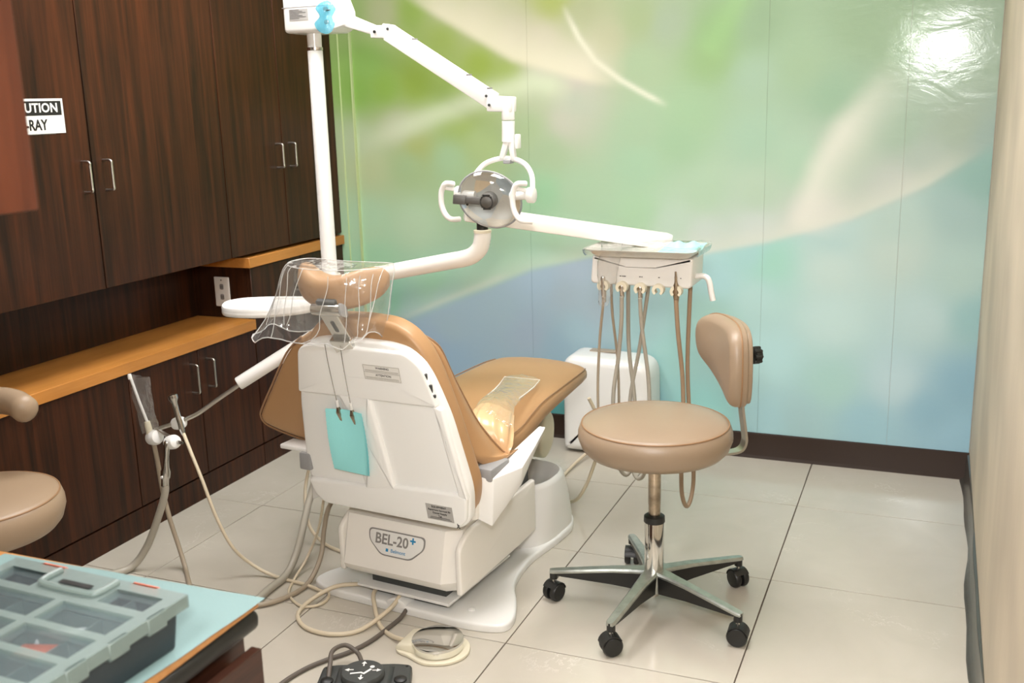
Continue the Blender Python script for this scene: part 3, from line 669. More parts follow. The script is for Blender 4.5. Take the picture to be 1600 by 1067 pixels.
# right wing: folded forward along the seat
rear = [(.142, -.147, .795), (.174, -.133, .724), (.201, -.113, .629), (.226, -.089, .517), (.232, -.082, .482), (.246, -.032, .443)]
pip_ = [(.142, -.144, .818), (.162, -.134, .802), (.172, -.116, .776), (.182, -.084, .706), (.192, -.044, .631), (.208, -.002, .551), (.236, .043, .478), (.256, .070, .446), (.272, .099, .452), (.266, .040, .443)]
ra = smoothpath(rear, 8); pa = smoothpath(pip_, 6); n = 30
pick = lambda L, t: L[min(int(t*(len(L)-1)), len(L)-2)].lerp(L[min(int(t*(len(L)-1)), len(L)-2)+1], t*(len(L)-1)-min(int(t*(len(L)-1)), len(L)-2))
rings = []
for i in range(n+1):
    t = i/n; a = pick(ra, t); b = pick(pa, t); th = .012+.03*math.sin(PI*min(1, t*1.1))**.7 if t < .95 else .014
    r_ = []
    for k in range(9):
        s = k/8; p = a.lerp(b, s); p = p+Vector((.014*math.sin(PI*s), 0, 0)); r_.append(p)
    for k in range(8, -1, -1):
        s = k/8; p = a.lerp(b, s)-Vector((th*(.35+.65*math.sin(PI*s)), 0, 0)); r_.append(p)
    rings.append(r_)
bm = B(); loft(bm, rings); rwo = finish('back_wing', bm, 'leather', ch, smooth=70)
bm = B(); tube(bm, [Vector(p)+Vector((.001, 0, 0)) for p in pip_[:-1]], .0032, 6, 6); finish('piping', bm, 'pipe', rwo)
# arm brackets
def bracket(s, dv=0, name='arm_bracket'):
    X = lambda p: Vector((s*p[0], p[1]+dv, p[2]))
    bm = B()
    bot = [(.232, -.092, .318), (.283, -.075, .292), (.316, .036, .378), (.298, .146, .424), (.288, .222, .460), (.268, .222, .456), (.245, .04, .36)]
    tp_ = [(.232, -.088, .428), (.288, -.068, .426), (.322, .032, .430), (.305, .14, .452), (.292, .236, .480), (.270, .236, .480), (.248, .04, .432)]
    hexa(bm, [X(p) for p in bot], [X(p) for p in tp_], .003, 2)
    return finish(name, bm, 'white', ch, smooth=25)
bracket(1); bracket(-1, -.05)
bm = B(); box(bm, .225, .285, -.075, .03, .415, .452, .006, 2); finish('arm_pad_block', bm, 'gplastic', ch)
bm = B(); box(bm, -.285, -.245, -.17, -.09, .40, .452, .006, 2); finish('arm_pad_block', bm, 'gplastic', ch)
bm = B(); box(bm, -.36, -.26, -.16, -.10, .448, .462, .004, 2); finish('wing_plate', bm, 'white', ch)
bm = B(); box(bm, -.25, .25, -.10, -.03, .31, .39, .008); finish('hinge_block', bm, 'cream', ch)
# headrest on its stem
HU = -.052
bm = B(); s0 = Vector((HU+.014, -.228, .795)); s1 = Vector((HU+.0, -.288, .900))
d_ = (s1-s0).normalized(); sxv = Vector((1, .12, 0)).normalized(); syv = d_.cross(sxv)
def slab(bm, p, q, w, t):
    hexa(bm, [p+sxv*a*w+syv*b*t for a, b in ((-1, -1), (1, -1), (1, 1), (-1, 1))], [q+sxv*a*w+syv*b*t for a, b in ((-1, -1), (1, -1), (1, 1), (-1, 1))], .002, 1)
slab(bm, s0-d_*.05, s1, .026, .009)
stm = finish('headrest_stem', bm, 'steel', ch, smooth=25)
bm = B(); slab(bm, s0-d_*.01-syv*.012, s0+d_*.035-syv*.012, .030, .012); finish('stem_clamp', bm, 'chrome', stm, smooth=25)
bm = B(); slab(bm, s0+d_*.055+syv*-.0095, s0+d_*.09+syv*-.0095, .005, .001); finish('stem_slot', bm, 'dgrey', stm)
bm = B(); cyl(bm, s1-sxv*.042, s1+sxv*.042, .016, bev=.002); finish('pivot_barrel', bm, 'steel', stm)
bm = B(); pillow(bm, smooth_poly([(.016, 0), (0, .022), (-.016, 0), (0, -.022)], 5), lambda a, b, h: s1+sxv*(.042+h)+syv*a+d_*b, 0, .006, .002, 2); finish('pivot_lever', bm, 'gplastic', stm)
bm = B(); box(bm, -.028, .028, .0, .016, .004, .018, .003, 1, T=basis(s1+d_*.006, sxv, syv)); finish('headrest_plate', bm, 'dgrey', stm)
# saddle cushion: section swept along a U
hc_ = []
HC = Vector((HU-.018, -.272, .934))
for k in range(25):
    t = -1+2*k/24
    hc_.append((t, HC+Vector((  .138*t, .03+.055*t*t, .046*t*t))))
rings = []
for t, c in hc_:
    e = max(0, 1-abs(t)**5)**.5; e = max(e, .12)
    hh = (.045+.004*t*t)*e; dd = (.046-.006*t*t)*e
    tilt = -.35*t
    r_ = []
    for k in range(24):
        a = 2*PI*k/24; ca, sa = math.cos(a), math.sin(a)
        y = dd*math.copysign(abs(ca)**.75, ca); z = hh*math.copysign(abs(sa)**.75, sa)
        r_.append(c+Vector((-z*math.sin(tilt)*-1*.9, y-.15*z, z*math.cos(tilt))))
    rings.append(r_)
bm = B(); loft(bm, rings); hr = finish('headrest', bm, 'leather', ch, smooth=70)
bm = B(); pillow(bm, smooth_poly([(.665, .30), (.70, .36), (.75, .35), (.77, .30), (.755, .235), (.70, .20), (.66, .23)], 4), lambda a, b, h: Vector((h, a, b)), -.03, .06, .012, 3); finish('legrest_linkage', bm, 'ivory', ch, smooth=60)

# ------------------------------------------------------------------ plastic bag over the headrest (draped shell, open below)
def W(p): return CHT @ Vector(p)
bgc = Vector((HU, -.262, .942)); rings = []; nb = 120
rnd = random.Random(4); ph = [rnd.uniform(0, 6.28) for _ in range(9)]
saw = lambda x: abs(((x/PI) % 2)-1)*2-1
lev = [(.02, .060), (.35, .062), (.6, .066), (.82, .068), (.95, .066), (1.02, .05), (1.05, .02), (1.07, -.015), (1.10, -.05), (1.13, -.085), (1.16, -.11), (1.14, -.125)]
for j, (s, dz) in enumerate(lev):
    r_ = []; low = max(0, (j-4)/7)
    for k in range(nb):
        a = 2*PI*k/nb; ca, sa = math.cos(a), math.sin(a)
        fold = 1+low*(.055*saw(6*a+ph[0]+j*.1)+.04*saw(11*a+ph[1]-j*.15)+.02*saw(17*a+ph[2]))
        x = .155*math.copysign(abs(ca)**.65, ca)*s; y = .075*math.copysign(abs(sa)**.75, sa)*s*fold
        x *= (1+.42*low) if x < 0 else (1-.30*low)
        x *= 1+.25*(fold-1)
        y += .045*(x/.15)**2*(1-low)
        z = dz+low*(.012*saw(4*a+ph[3])+.006*saw(9*a+ph[4]))+(.03*low*max(0, x)/.17)
        r_.append(W(bgc+Vector((x, y, z))))
    rings.append(r_)
bgo = thing('headrest_bag', 'x', 'x')
cb = B(); rr_ = random.Random(11)
for k in (4, 64, 70, 77, 82, 88, 93, 99, 104, 110, 116):
    j0 = rr_.randint(3, 5); j1 = rr_.randint(9, 11); dk = rr_.choice((-2, -1, 0, 1, 2))
    tube(cb, [rings[j][(k+int(dk*(j-j0)/3)) % nb] for j in range(j0, j1+1)], .0011, 5, 2)
tube(cb, [rings[-1][k] for k in range(0, nb, 2)], .0016, 5, 1, closed=True)
tube(cb, [rings[4][k] for k in range(0, nb, 3)], .0012, 5, 1, closed=True)
finish('crease_highlight', cb, 'crease_highlight', bgo)  # thin pale tubes draw the highlights on the folds, plus the hems
bm = B(); loft(bm, rings, cap=False)
finish('film', bm, 'bag', bgo, smooth=30)
tag(bgo, 'crinkled clear plastic bag draped over the chair headrest', 'plastic bag')
# ------------------------------------------------------------------ bib clips and bib
bcn = thing('bib_chain', 'thin metal bib chain with two clips hanging down the chair backrest', 'bib clip', W((HU, -.26, .81)), math.radians(-6))
lo = lambda a, b, h: Vector(BK(a, b, h))-Vector((HU, -.26, .81))
for a0, a1, bt in ((-.092, -.090, .338), (-.042, -.046, .335)):
    bm = B(); tube(bm, [lo(a0, .518, -.016), lo(a0*.7+a1*.3, .46, -.02), lo(a1, bt+.01, -.020)], .0011, 6, 6); finish('cord', bm, 'steel', bcn)
    bm = B(); cyl(bm, lo(a1, bt+.016, -.020), lo(a1, bt-.004, -.020), .0042, .0046, 12, .001); finish('collar', bm, 'white', bcn)
    bm = B(); hexa(bm, [lo(a1+x, bt-.004, -.020+y) for x, y in ((-.003, -.003), (.003, -.003), (.003, .003), (-.003, .003))], [lo(a1+x, bt-.02, -.020+y) for x, y in ((-.0055, -.006), (.0055, -.006), (.0055, .006), (-.0055, .006))])
    hexa(bm, [lo(a1+x, bt-.02, -.020+y) for x, y in ((-.0055, -.006), (.0055, -.006), (.0055, .0055), (-.0055, .0055))], [lo(a1+.004+x, bt-.046, -.019+y) for x, y in ((-.0025, -.0045), (.0025, -.0045), (.0025, .002), (-.0025, .002))])
    finish('alligator_clip', bm, 'worn', bcn, smooth=25)
bibr = [(-.130, .326), (-.014, .325), (-.026, .130), (-.144, .135)]
nu, nv = 14, 30
def bibp(s, t, dh): 
    a = (bibr[0][0]*(1-s)+bibr[1][0]*s)*(1-t)+(bibr[3][0]*(1-s)+bibr[2][0]*s)*t
    b = (bibr[0][1]*(1-s)+bibr[1][1]*s)*(1-t)+(bibr[3][1]*(1-s)+bibr[2][1]*s)*t
    a += .006*math.sin(PI*t)*(1 if s > .5 else .4)-.004*t*t
    return W(BK(a, b, -.019-dh-.010*math.sin(PI*t)*(.6+.4*math.cos(3*s))-.004*math.cos(6*s)*(1-t)))
bm = B()
for dh, sh in ((0, 0), (.003, .03)):
    V = [[bm.verts.new(bibp(min(1, i/nu)+(-sh if i == nu else 0)*(j/nv), j/nv, dh+.0006*((j % 2)*2-1)+(.004*(j/nv) if i == nu else 0))) for i in range(nu+1)] for j in range(nv+1)]
    for j in range(nv):
        for i in range(nu): bm.faces.new((V[j][i], V[j][i+1], V[j+1][i+1], V[j+1][i]))
tag(finish('dental_bib', bm, 'bib', smooth=80, recalc=False), 'folded light blue paper bib clipped to the white chair back', 'bib')
# ------------------------------------------------------------------ plastic sleeve pulled over the right wing tip
sl = thing('arm_sleeve', 'clear plastic sleeve pulled over the tan wing tip beside the seat', 'plastic sleeve', W((.2, .1, .47)), math.radians(-6))
SO = Vector((.2, .1, .47))
sec_s = [((.232, .055, .455), .030, .030), ((.215, .06, .485), .052, .034), ((.198, .085, .508), .058, .030), ((.180, .13, .522), .054, .022), ((.165, .18, .530), .047, .016)]
rings = []
for i, (c, wv, tv) in enumerate(sec_s):
    r_ = []
    for k in range(48):
        a = 2*PI*k/48; pl_ = 1+.07*math.sin(9*a+i*.4)+.03*math.sin(14*a)
        r_.append(Vector(c)-SO+Vector((math.cos(a)*wv*.95*pl_, math.cos(a)*wv*.35, math.sin(a)*tv*pl_+math.cos(a)*wv*-.35)))
    rings.append(r_)
bm = B(); loft(bm, rings); finish('padded_tip', bm, 'satin', sl, smooth=80)
bm = B(); fr_ = []
path = [((.196, .088, .525), .060), ((.180, .13, .548), .056), ((.163, .18, .556), .050), ((.147, .25, .553), .047), ((.127, .33, .546), .049), ((.106, .41, .541), .053), ((.086, .485, .543), .056)]
for lay in (0, 1):
    V = []
    for i, (c, wv) in enumerate(path):
        row = []
        for k in range(13):
            s = -1+2*k/12
            dz = (.010*(1-s*s)+.004*math.sin(9*s+i*1.3)*(1 if i < 4 else .4)) if lay == 0 else -.003
            row.append(bm.verts.new(Vector(c)-SO+Vector((s*wv, s*wv*.28, dz-.012*max(0, s)**2*(1 if i < 4 else .6)))))
        V.append(row)
    for i in range(len(V)-1):
        for k in range(12): bm.faces.new((V[i][k], V[i][k+1], V[i+1][k+1], V[i+1][k]))
finish('film', bm, 'sleeve', sl, smooth=80)
bm = B(); tube(bm, [Vector(c)-SO+Vector((s*wv*.98, s*wv*.28, .001-.007*max(0, s)**2)) for s, rng in ((-1, path[3:]), (1, path[3:][::-1])) for c, wv in rng], .0016, 6, 1); finish('seal_edge', bm, 'paper', sl)

# ================================================================== LAMP on its pole
PX, PY = -1.789, 2.80
lp = thing('dental_lamp', 'white dental lamp on a tall pole with jointed arm over the chair', 'dental lamp', (PX, PY, 0))
L_ = lambda *p: Vector(p)-Vector((PX, PY, 0))
bm = B(); cyl(bm, L_(PX, PY, .30), L_(PX, PY, 1.562), .0255, .0232, 28, .002); finish('pole', bm, 'white', lp)
bm = B(); lathe(bm, [(.0235, 0), (.0243, .001), (.0243, .009), (.0225, .010)], L_(PX, PY, 1.562), (0, 0, 1), 28); finish('collar_ring', bm, 'steel', lp)
bm = B(); cyl(bm, L_(PX, PY, 1.570), L_(PX, PY, 1.63), .0215, .0225, 28); finish('neck', bm, 'white', lp)
# mount: bracket from the chair base up to the pole foot
bm = B(); cyl(bm, L_(PX, PY, .26), L_(PX, PY, .34), .04, .04, 28, .006); tube(bm, [L_(PX, PY, .30), L_(PX+.12, PY-.02, .30), L_(PX+.26, PY-.03, .27), L_(PX+.36, PY-.04, .24)], .03, 14, 6); finish('pole_mount', bm, 'white', lp)
# head box
bm = B(); box(bm, -1.857, -1.702, 2.74, 2.88, 1.612, 1.73, .012, 3, T=Matrix.Translation((-PX, -PY, 0)))
hb = finish('control_box', bm, 'white', lp)
bm = B(); box(bm, -1.8575, -1.7015, 2.7395, 2.8805, 1.684, 1.686, T=Matrix.Translation((-PX, -PY, 0))); finish('box_seam', bm, 'grey_print', hb)
bm = B(); hexa(bm, [L_(-1.704, 2.745, 1.614), L_(-1.668, 2.775, 1.63), L_(-1.668, 2.85, 1.63), L_(-1.704, 2.875, 1.614)], [L_(-1.704, 2.745, 1.728), L_(-1.668, 2.775, 1.672), L_(-1.668, 2.85, 1.672), L_(-1.704, 2.875, 1.728)], .005, 2); finish('box_nose', bm, 'white', hb, smooth=25)
bm = B(); box(bm, -1.832, -1.767, 2.7385, 2.7395, 1.648, 1.680, T=Matrix.Translation((-PX, -PY, 0))); pl_ = finish('rating_label', bm, 'label', hb)
bm = B()
for i in range(7): box(bm, -1.830, -1.785+.012*((i*37) % 3-1), 2.7378, 2.7386, 1.6765-.004*i, 1.6778-.004*i, T=Matrix.Translation((-PX, -PY, 0)))
finish('print_line', bm, 'dark_print', pl_)
bm = B(); fv_ = []
bl = smooth_poly([(-1.728, 1.612), (-1.697, 1.605), (-1.681, 1.63), (-1.687, 1.652), (-1.676, 1.675), (-1.692, 1.697), (-1.712, 1.695), (-1.735, 1.678), (-1.722, 1.655), (-1.742, 1.635)], 4)
pillow(bm, bl, lambda a, b, h: L_(a, 2.735-h+max(0, a+1.705)*.55, b), 0, .004, .002, 2); finish('blue_film', bm, 'bluefilm', hb, smooth=80)
for zz in (1.675, 1.638):
    bm = B(); c = L_(-1.705, 2.742, zz); lathe(bm, [(.007, 0), (.007, .006), (.005, .007)], c, (.3, -1, 0), 14); sw = finish('switch', bm, 'dgrey', hb)
bm = B(); cyl(bm, L_(-1.705, 2.737, 1.672), L_(-1.683, 2.728, 1.670), .002, seg=8); finish('toggle', bm, 'steel', hb)
# horizontal stub, knuckle, spring arm
def beam(bm, p, q, w0, h0, w1=None, h1=None, bev=.004, up=(0, 0, 1)):
    p, q = Vector(p), Vector(q); d = (q-p).normalized(); sx_ = d.cross(Vector(up)).normalized(); uy = sx_.cross(d)
    w1 = w1 or w0; h1 = h1 or h0; c4 = ((-1, -1), (1, -1), (1, 1), (-1, 1))
    hexa(bm, [p+sx_*a*w0+uy*b*h0 for a, b in c4], [q+sx_*a*w1+uy*b*h1 for a, b in c4], bev, 2)
bm = B(); beam(bm, L_(-1.675, 2.8, 1.646), L_(-1.578, 2.8, 1.612), .016, .019, .014, .014); finish('stub_arm', bm, 'white', lp, smooth=25)
bm = B(); beam(bm, L_(-1.583, 2.798, 1.607), L_(-1.538, 2.798, 1.605), .018, .018); kn = finish('knuckle', bm, 'white', lp, smooth=25)
for a, b, c in ((-1.566, 2.778, 1.606),):
    bm = B(); lathe(bm, [(.0045, 0), (.0045, .0025), (.003, .003)], L_(a, b, c), (0, -1, 0), 12); finish('screw', bm, 'black', kn)
bm = B(); beam(bm, L_(-1.545, 2.798, 1.608), L_(-1.515, 2.796, 1.603), .017, .021)
finish('arm_end', bm, 'white', lp, smooth=25)
bm = B(); beam(bm, L_(-1.528, 2.796, 1.603), L_(-1.183, 2.757, 1.398), .0165, .024, .0165, .0235, .003); sa_ = finish('spring_arm', bm, 'white', lp, smooth=25)
for f_ in (.22, .74, .93):
    p = Vector((-1.528, 2.796, 1.603)).lerp(Vector((-1.183, 2.757, 1.398)), f_)
    bm = B(); beam(bm, L_(p.x+.010, p.y, p.z+.0195), L_(p.x+.0118, p.y, p.z+.0185), .0168, .0055, bev=0); finish('arm_joint_line', bm, 'grey_print', sa_)
for a, b, c in ((-1.522, 2.778, 1.612), (-1.196, 2.738, 1.413), (-1.188, 2.738, 1.388)):
    bm = B(); lathe(bm, [(.004, 0), (.004, .0025), (.002, .003)], L_(a, b, c), (0, -1, 0), 12); finish('screw', bm, 'dgrey', sa_)
bm = B(); beam(bm, L_(-1.196, 2.758, 1.392), L_(-1.118, 2.75, 1.388), .018, .022, .018, .021); finish('elbow', bm, 'white', lp, smooth=25)
bm = B(); cyl(bm, L_(-1.136, 2.75, 1.405), L_(-1.136, 2.75, 1.345), .0185, bev=.003); cyl(bm, L_(-1.136, 2.75, 1.343), L_(-1.138, 2.75, 1.285), .0185, .018); finish('down_tube', bm, 'white', lp)
bm = B(); beam(bm, L_(-1.136, 2.75, 1.30), L_(-1.158, 2.748, 1.238), .012, .010, .011, .007); beam(bm, L_(-1.130, 2.75, 1.30), L_(-1.122, 2.75, 1.236), .011, .008, .009, .008); finish('fork', bm, 'white', lp, smooth=25)
bm = B(); box(bm, -1.113, -1.104, 2.735, 2.765, 1.266, 1.306, .003, 2, T=Matrix.Translation((-PX, -PY, 0))); finish('side_knob', bm, 'white', lp)
bm = B(); box(bm, -1.150, -1.128, 2.735, 2.765, 1.224, 1.236, .002, 1, T=Matrix.Translation((-PX, -PY, 0))); finish('cable_stub', bm, 'gplastic', lp)
bm = B(); tube(bm, [L_(*p) for p in ((-1.245, 2.73, 1.172), (-1.236, 2.735, 1.195), (-1.209, 2.745, 1.224), (-1.165, 2.75, 1.238), (-1.123, 2.75, 1.237), (-1.086, 2.745, 1.222), (-1.063, 2.735, 1.193), (-1.055, 2.72, 1.155))], .0075, 12, 6); finish('yoke', bm, 'white', lp)
# reflector head
LC = L_(-1.178, 2.70, 1.127); nrm = Vector((.16, -1, -.12)).normalized(); hx = Vector((1, .16, 0)).normalized(); hx = (hx-nrm*hx.dot(nrm)).normalized(); hy = nrm.cross(hx)
if hy.z < 0: hy = -hy
def HP(a, b, h): return LC+hx*a+hy*b+nrm*h
def egg(s, n=40):
    out = []
    for k in range(n):
        t = 2*PI*k/n; r_ = 1+.07*math.cos(2*(t+.6))
        out.append((s*.086*r_*math.cos(t), s*.080*r_*math.sin(t)))
    return out
bm = B(); rg = []
for s, h in ((.15, -.05), (.5, -.046), (.8, -.03), (.95, -.01), (1, .004), (.985, .004), (.93, -.008), (.75, -.027), (.45, -.042), (.12, -.047)):
    rg.append([HP(a, b, h) for a, b in egg(s)])
loft(bm, rg); finish('reflector', bm, 'refl', lp, smooth=50)
bm = B(); rg = [[HP(a, b, h) for a, b in egg(s)] for s, h in ((1.03, -.004), (1.035, .004), (1.02, .009), (.9, .017), (.6, .026), (.25, .031), (.02, .032))]
loft(bm, rg, cap=False); finish('shield', bm, 'glass', lp, smooth=60)
bm = B(); tube(bm, [HP(a, b, .002) for a, b in egg(1.03, 24)], .003, 8, 3, closed=True); finish('shield_rim', bm, 'sleeve' if False else 'gplastic', lp)
bm = B(); lathe(bm, [(.020, .0), (.024, .006), (.024, .030), (.021, .040), (.012, .046), (.001, .047)], HP(.002, .002, .005), nrm, 26); bl_ = finish('bulb_cover', bm, 'lampgrey', lp)
bm = B()
for i in range(7):
    z_ = -.018+.006*i; wv = math.sqrt(max(.0001, .0225**2-z_**2))*.8
    p, q = HP(.002-wv, .002+z_, .047), HP(.002+wv, .002+z_, .047); beam(bm, p, q, .0012, .0035, bev=0)
finish('vent_fin', bm, 'black', bl_)
bm = B(); beam(bm, HP(-.003, .002, .03), HP(-.062, .006, .036), .012, .011, .011, .0095, .004); beam(bm, HP(-.060, .006, .036), HP(-.096, .010, .040), .014, .012, .012, .013, .003); fh = finish('lamp_handle', bm, 'lampgrey', lp, smooth=30)
bm = B(); lathe(bm, [(.004, 0), (.004, .001)], HP(-.055, -.004, .0445), nrm, 10); finish('screw', bm, 'black', fh)
for pts, hub in ((((-1.284, 1.171), (-1.297, 1.174), (-1.308, 1.162), (-1.314, 1.145), (-1.314, 1.113), (-1.304, 1.087), (-1.286, 1.073), (-1.268, 1.071)), (-1.272, 1.142)), (((-1.062, 1.173), (-1.078, 1.174), (-1.088, 1.162), (-1.094, 1.140), (-1.093, 1.112), (-1.086, 1.09), (-1.070, 1.073), (-1.046, 1.068)), (-1.052, 1.14))):
    bm = B(); tube(bm, [L_(a, 2.665+(.02 if i in (0, len(pts)-1) else 0), b) for i, (a, b) in enumerate(pts)], .0058, 12, 5, sx=1.35, sy=1.7, up=(0, 1, 0)); finish('grip', bm, 'white', lp, smooth=60)
    bm = B(); cyl(bm, L_(hub[0]-.011, 2.70, hub[1]), L_(hub[0]+.011, 2.70, hub[1]), .022, bev=.004, seg=24); finish('pivot_hub', bm, 'white', lp)
    bm = B(); cyl(bm, L_(hub[0], 2.70, hub[1]-.0), L_((hub[0]-1.178)/2-.0, 2.702, hub[1]-.004), .012, seg=14); finish('pivot_pin', bm, 'white', lp)
    bm = B(); beam(bm, L_(hub[0], 2.70, hub[1]+.01), L_(pts[2][0], 2.668, pts[2][1]), .008, .006); finish('grip_arm', bm, 'white', lp, smooth=25)

# ================================================================== side tray, suction arm
stt = thing('side_tray', 'white oval plastic tray on the lamp pole left of the headrest', 'tray', (-1.868, 2.57, .797))
tp = smooth_poly([(-.155, -.02), (-.165, .03), (-.135, .08), (-.05, .12), (.06, .145), (.12, .12), (.13, .05), (.09, -.02), (.0, -.085), (-.10, -.085)], 5)
bm = B(); pillow(bm, tp, XY, -.012, .006, .005, 3, rb=.008); finish('tray_body', bm, 'white', stt)
rim = np.array(tp); c_ = rim.mean(0)
bm = B()
def sc(k): return c_+(rim-c_)*k
loft(bm, [[Vector((a, b, z)) for a, b in sc(k)] for k, z in ((.995, .0), (1.0, .012), (.985, .016), (.955, .014), (.945, .004))]); finish('tray_rim', bm, 'white', stt)
bm = B(); box(bm, -.13, -.09, -.03, .005, .005, .009, .0015, 1); finish('tray_rest', bm, 'white', stt)
bm = B(); tube(bm, [(.08, .10, -.012), (.09, .18, -.01), (.079, .225, -.01)], .012, 12, 6); lathe(bm, [(.034, -.02), (.034, .02)], (.079, .23, -.01), (0, 0, 1), 20); finish('tray_arm', bm, 'white', stt)

sa = thing('assistant_unit', 'white assistant arm with bent steel rod reaching out left of the chair', 'instrument arm', (-1.79, 2.62, .40))
SL = lambda *p: Vector(p)-Vector((-1.79, 2.62, .40))
bm = B(); cyl(bm, SL(-1.70, 2.635, .74), SL(-1.922, 2.46, .586), .0205, seg=24, bev=.004); finish('arm_sleeve_tube', bm, 'white', sa)
bm = B(); tube(bm, [SL(-1.70, 2.635, .74), SL(-1.72, 2.70, .72), SL(-1.775, 2.78, .70)], .018, 14, 6); finish('arm_root', bm, 'white', sa)
bm = B(); tube(bm, [SL(*p) for p in ((-1.91, 2.47, .595), (-1.922, 2.46, .582), (-1.979, 2.43, .541), (-2.026, 2.4, .505), (-2.06, 2.385, .487), (-2.1, 2.37, .472), (-2.158, 2.35, .452))], .0066, 12, 6); finish('rod', bm, 'brushed', sa)
bm = B(); tube(bm, [SL(*p) for p in ((-2.150, 2.352, .452), (-2.12, 2.345, .444), (-2.09, 2.335, .440), (-2.065, 2.33, .432))], .006, 10, 5); finish('cross_bar', bm, 'brushed', sa)
for p, r_ in (((-2.162, 2.348, .428), .024), ((-2.078, 2.328, .428), .022), ((-2.088, 2.376, .472), .020)):
    bm = B(); lathe(bm, [(r_*.55, -.022), (r_*.9, -.018), (r_, -.006), (r_, .008), (r_*.85, .018), (r_*.5, .022)], SL(*p), (.85, -.2, .25), 20); finish('holder', bm, 'ivory' if False else 'white', sa)
bm = B(); cyl(bm, SL(-2.058, 2.327, .43), SL(-2.035, 2.322, .432), .007, .004, 12); finish('holder_pin', bm, 'steel', sa)

def hose(bm, pts, r): tube(bm, pts, r, 10, 8)
# saliva ejector in plastic sleeve
t = thing('saliva_ejector', 'thin white saliva ejector in a clear sleeve on the suction arm', 'suction tip', (-2.18, 2.345, .42))
TL = lambda *p: Vector(p)-Vector((-2.18, 2.345, .42))
bm = B(); tube(bm, [TL(-2.213, 2.33, .617), TL(-2.196, 2.334, .55), TL(-2.176, 2.34, .475)], .0045, 10, 5); lathe(bm, [(.006, 0), (.0065, .008), (.005, .016)], TL(-2.215, 2.33, .612), (-.1, 0, 1), 12); finish('tip', bm, 'white', t)
bm = B(); cyl(bm, TL(-2.178, 2.34, .48), TL(-2.172, 2.345, .415), .009, .012, 14, .002); finish('valve', bm, 'ivory', t)
bm = B(); hose(bm, [TL(*p) for p in ((-2.172, 2.35, .418), (-2.173, 2.36, .35), (-2.166, 2.36, .26), (-2.15, 2.36, .165), (-2.125, 2.36, .07), (-2.09, 2.34, .012), (-2.03, 2.28, .008), (-1.95, 2.2, .008), (-1.85, 2.12, .008))], .0072); finish('hose', bm, 'tubeT' if False else 'tubeB', t)
bm = B(); V = []
for lay in (-1, 1):
    V = [[bm.verts.new(TL(*(Vector((-2.224, 2.33, .625)).lerp(Vector((-2.142, 2.33, .622)), i/8)*(1-j/8)+Vector((-2.203, 2.34, .436)).lerp(Vector((-2.138, 2.34, .458)), i/8)*(j/8)))+Vector((.003*math.sin(j*1.2), lay*(.009*math.sin(PI*i/8)+.001)+.004*math.sin(j*1.7+i), .002*math.sin(i*2)))) for i in range(9)] for j in range(9)]
    for j in range(8):
        for i in range(8): bm.faces.new((V[j][i], V[j][i+1], V[j+1][i+1], V[j+1][i]))
finish('sleeve', bm, 'wrap', t, smooth=80)
# suction valve with big hose
t = thing('suction_handpiece', 'steel high volume suction handpiece hanging from the suction arm', 'suction tip', (-2.09, 2.31, .35))
TL = lambda *p: Vector(p)-Vector((-2.09, 2.31, .35))
d_ = Vector((-2.108, 2.31, .29))-Vector((-2.082, 2.31, .435))
bm = B(); lathe(bm, [(.006, 0), (.009, .004), (.0085, .03), (.0075, .05), (.010, .085), (.0145, .10), (.0145, .118), (.011, .125), (.0115, .147)], TL(-2.082, 2.31, .437), d_, 18); finish('body', bm, 'steel', t)
bm = B(); lathe(bm, [(.004, 0), (.004, .004)], TL(-2.103, 2.296, .325), (0, -1, 0), 10); finish('valve_button', bm, 'white', t)
bm = B(); hose(bm, [TL(*p) for p in ((-2.107, 2.31, .295), (-2.112, 2.31, .265), (-2.145, 2.31, .19), (-2.205, 2.31, .08), (-2.25, 2.28, .016), (-2.28, 2.2, .014), (-2.27, 2.05, .014), (-2.2, 1.9, .014))], .0115); finish('hose', bm, 'tubeG', t)
# air-water syringe with thin hose
t = thing('syringe_handpiece', 'slim steel syringe upright on the suction arm with thin cream hose', 'syringe', (-2.075, 2.36, .47))
TL = lambda *p: Vector(p)-Vector((-2.075, 2.36, .47))
d_ = Vector((-2.061, 2.36, .44))-Vector((-2.089, 2.36, .568))
bm = B(); lathe(bm, [(.008, 0), (.0145, .003), (.015, .016), (.009, .026), (.0075, .05), (.0085, .075), (.009, .11), (.006, .128)], TL(-2.089, 2.36, .568), d_, 18); finish('body', bm, 'steel', t)
bm = B(); hose(bm, [TL(*p) for p in ((-2.062, 2.36, .45), (-2.03, 2.35, .39), (-1.995, 2.345, .31), (-1.955, 2.345, .195), (-1.913, 2.355, .10), (-1.865, 2.385, .035), (-1.79, 2.39, .008), (-1.68, 2.375, .008), (-1.60, 2.352, .008))], .0052); finish('hose', bm, 'tubeC', t)

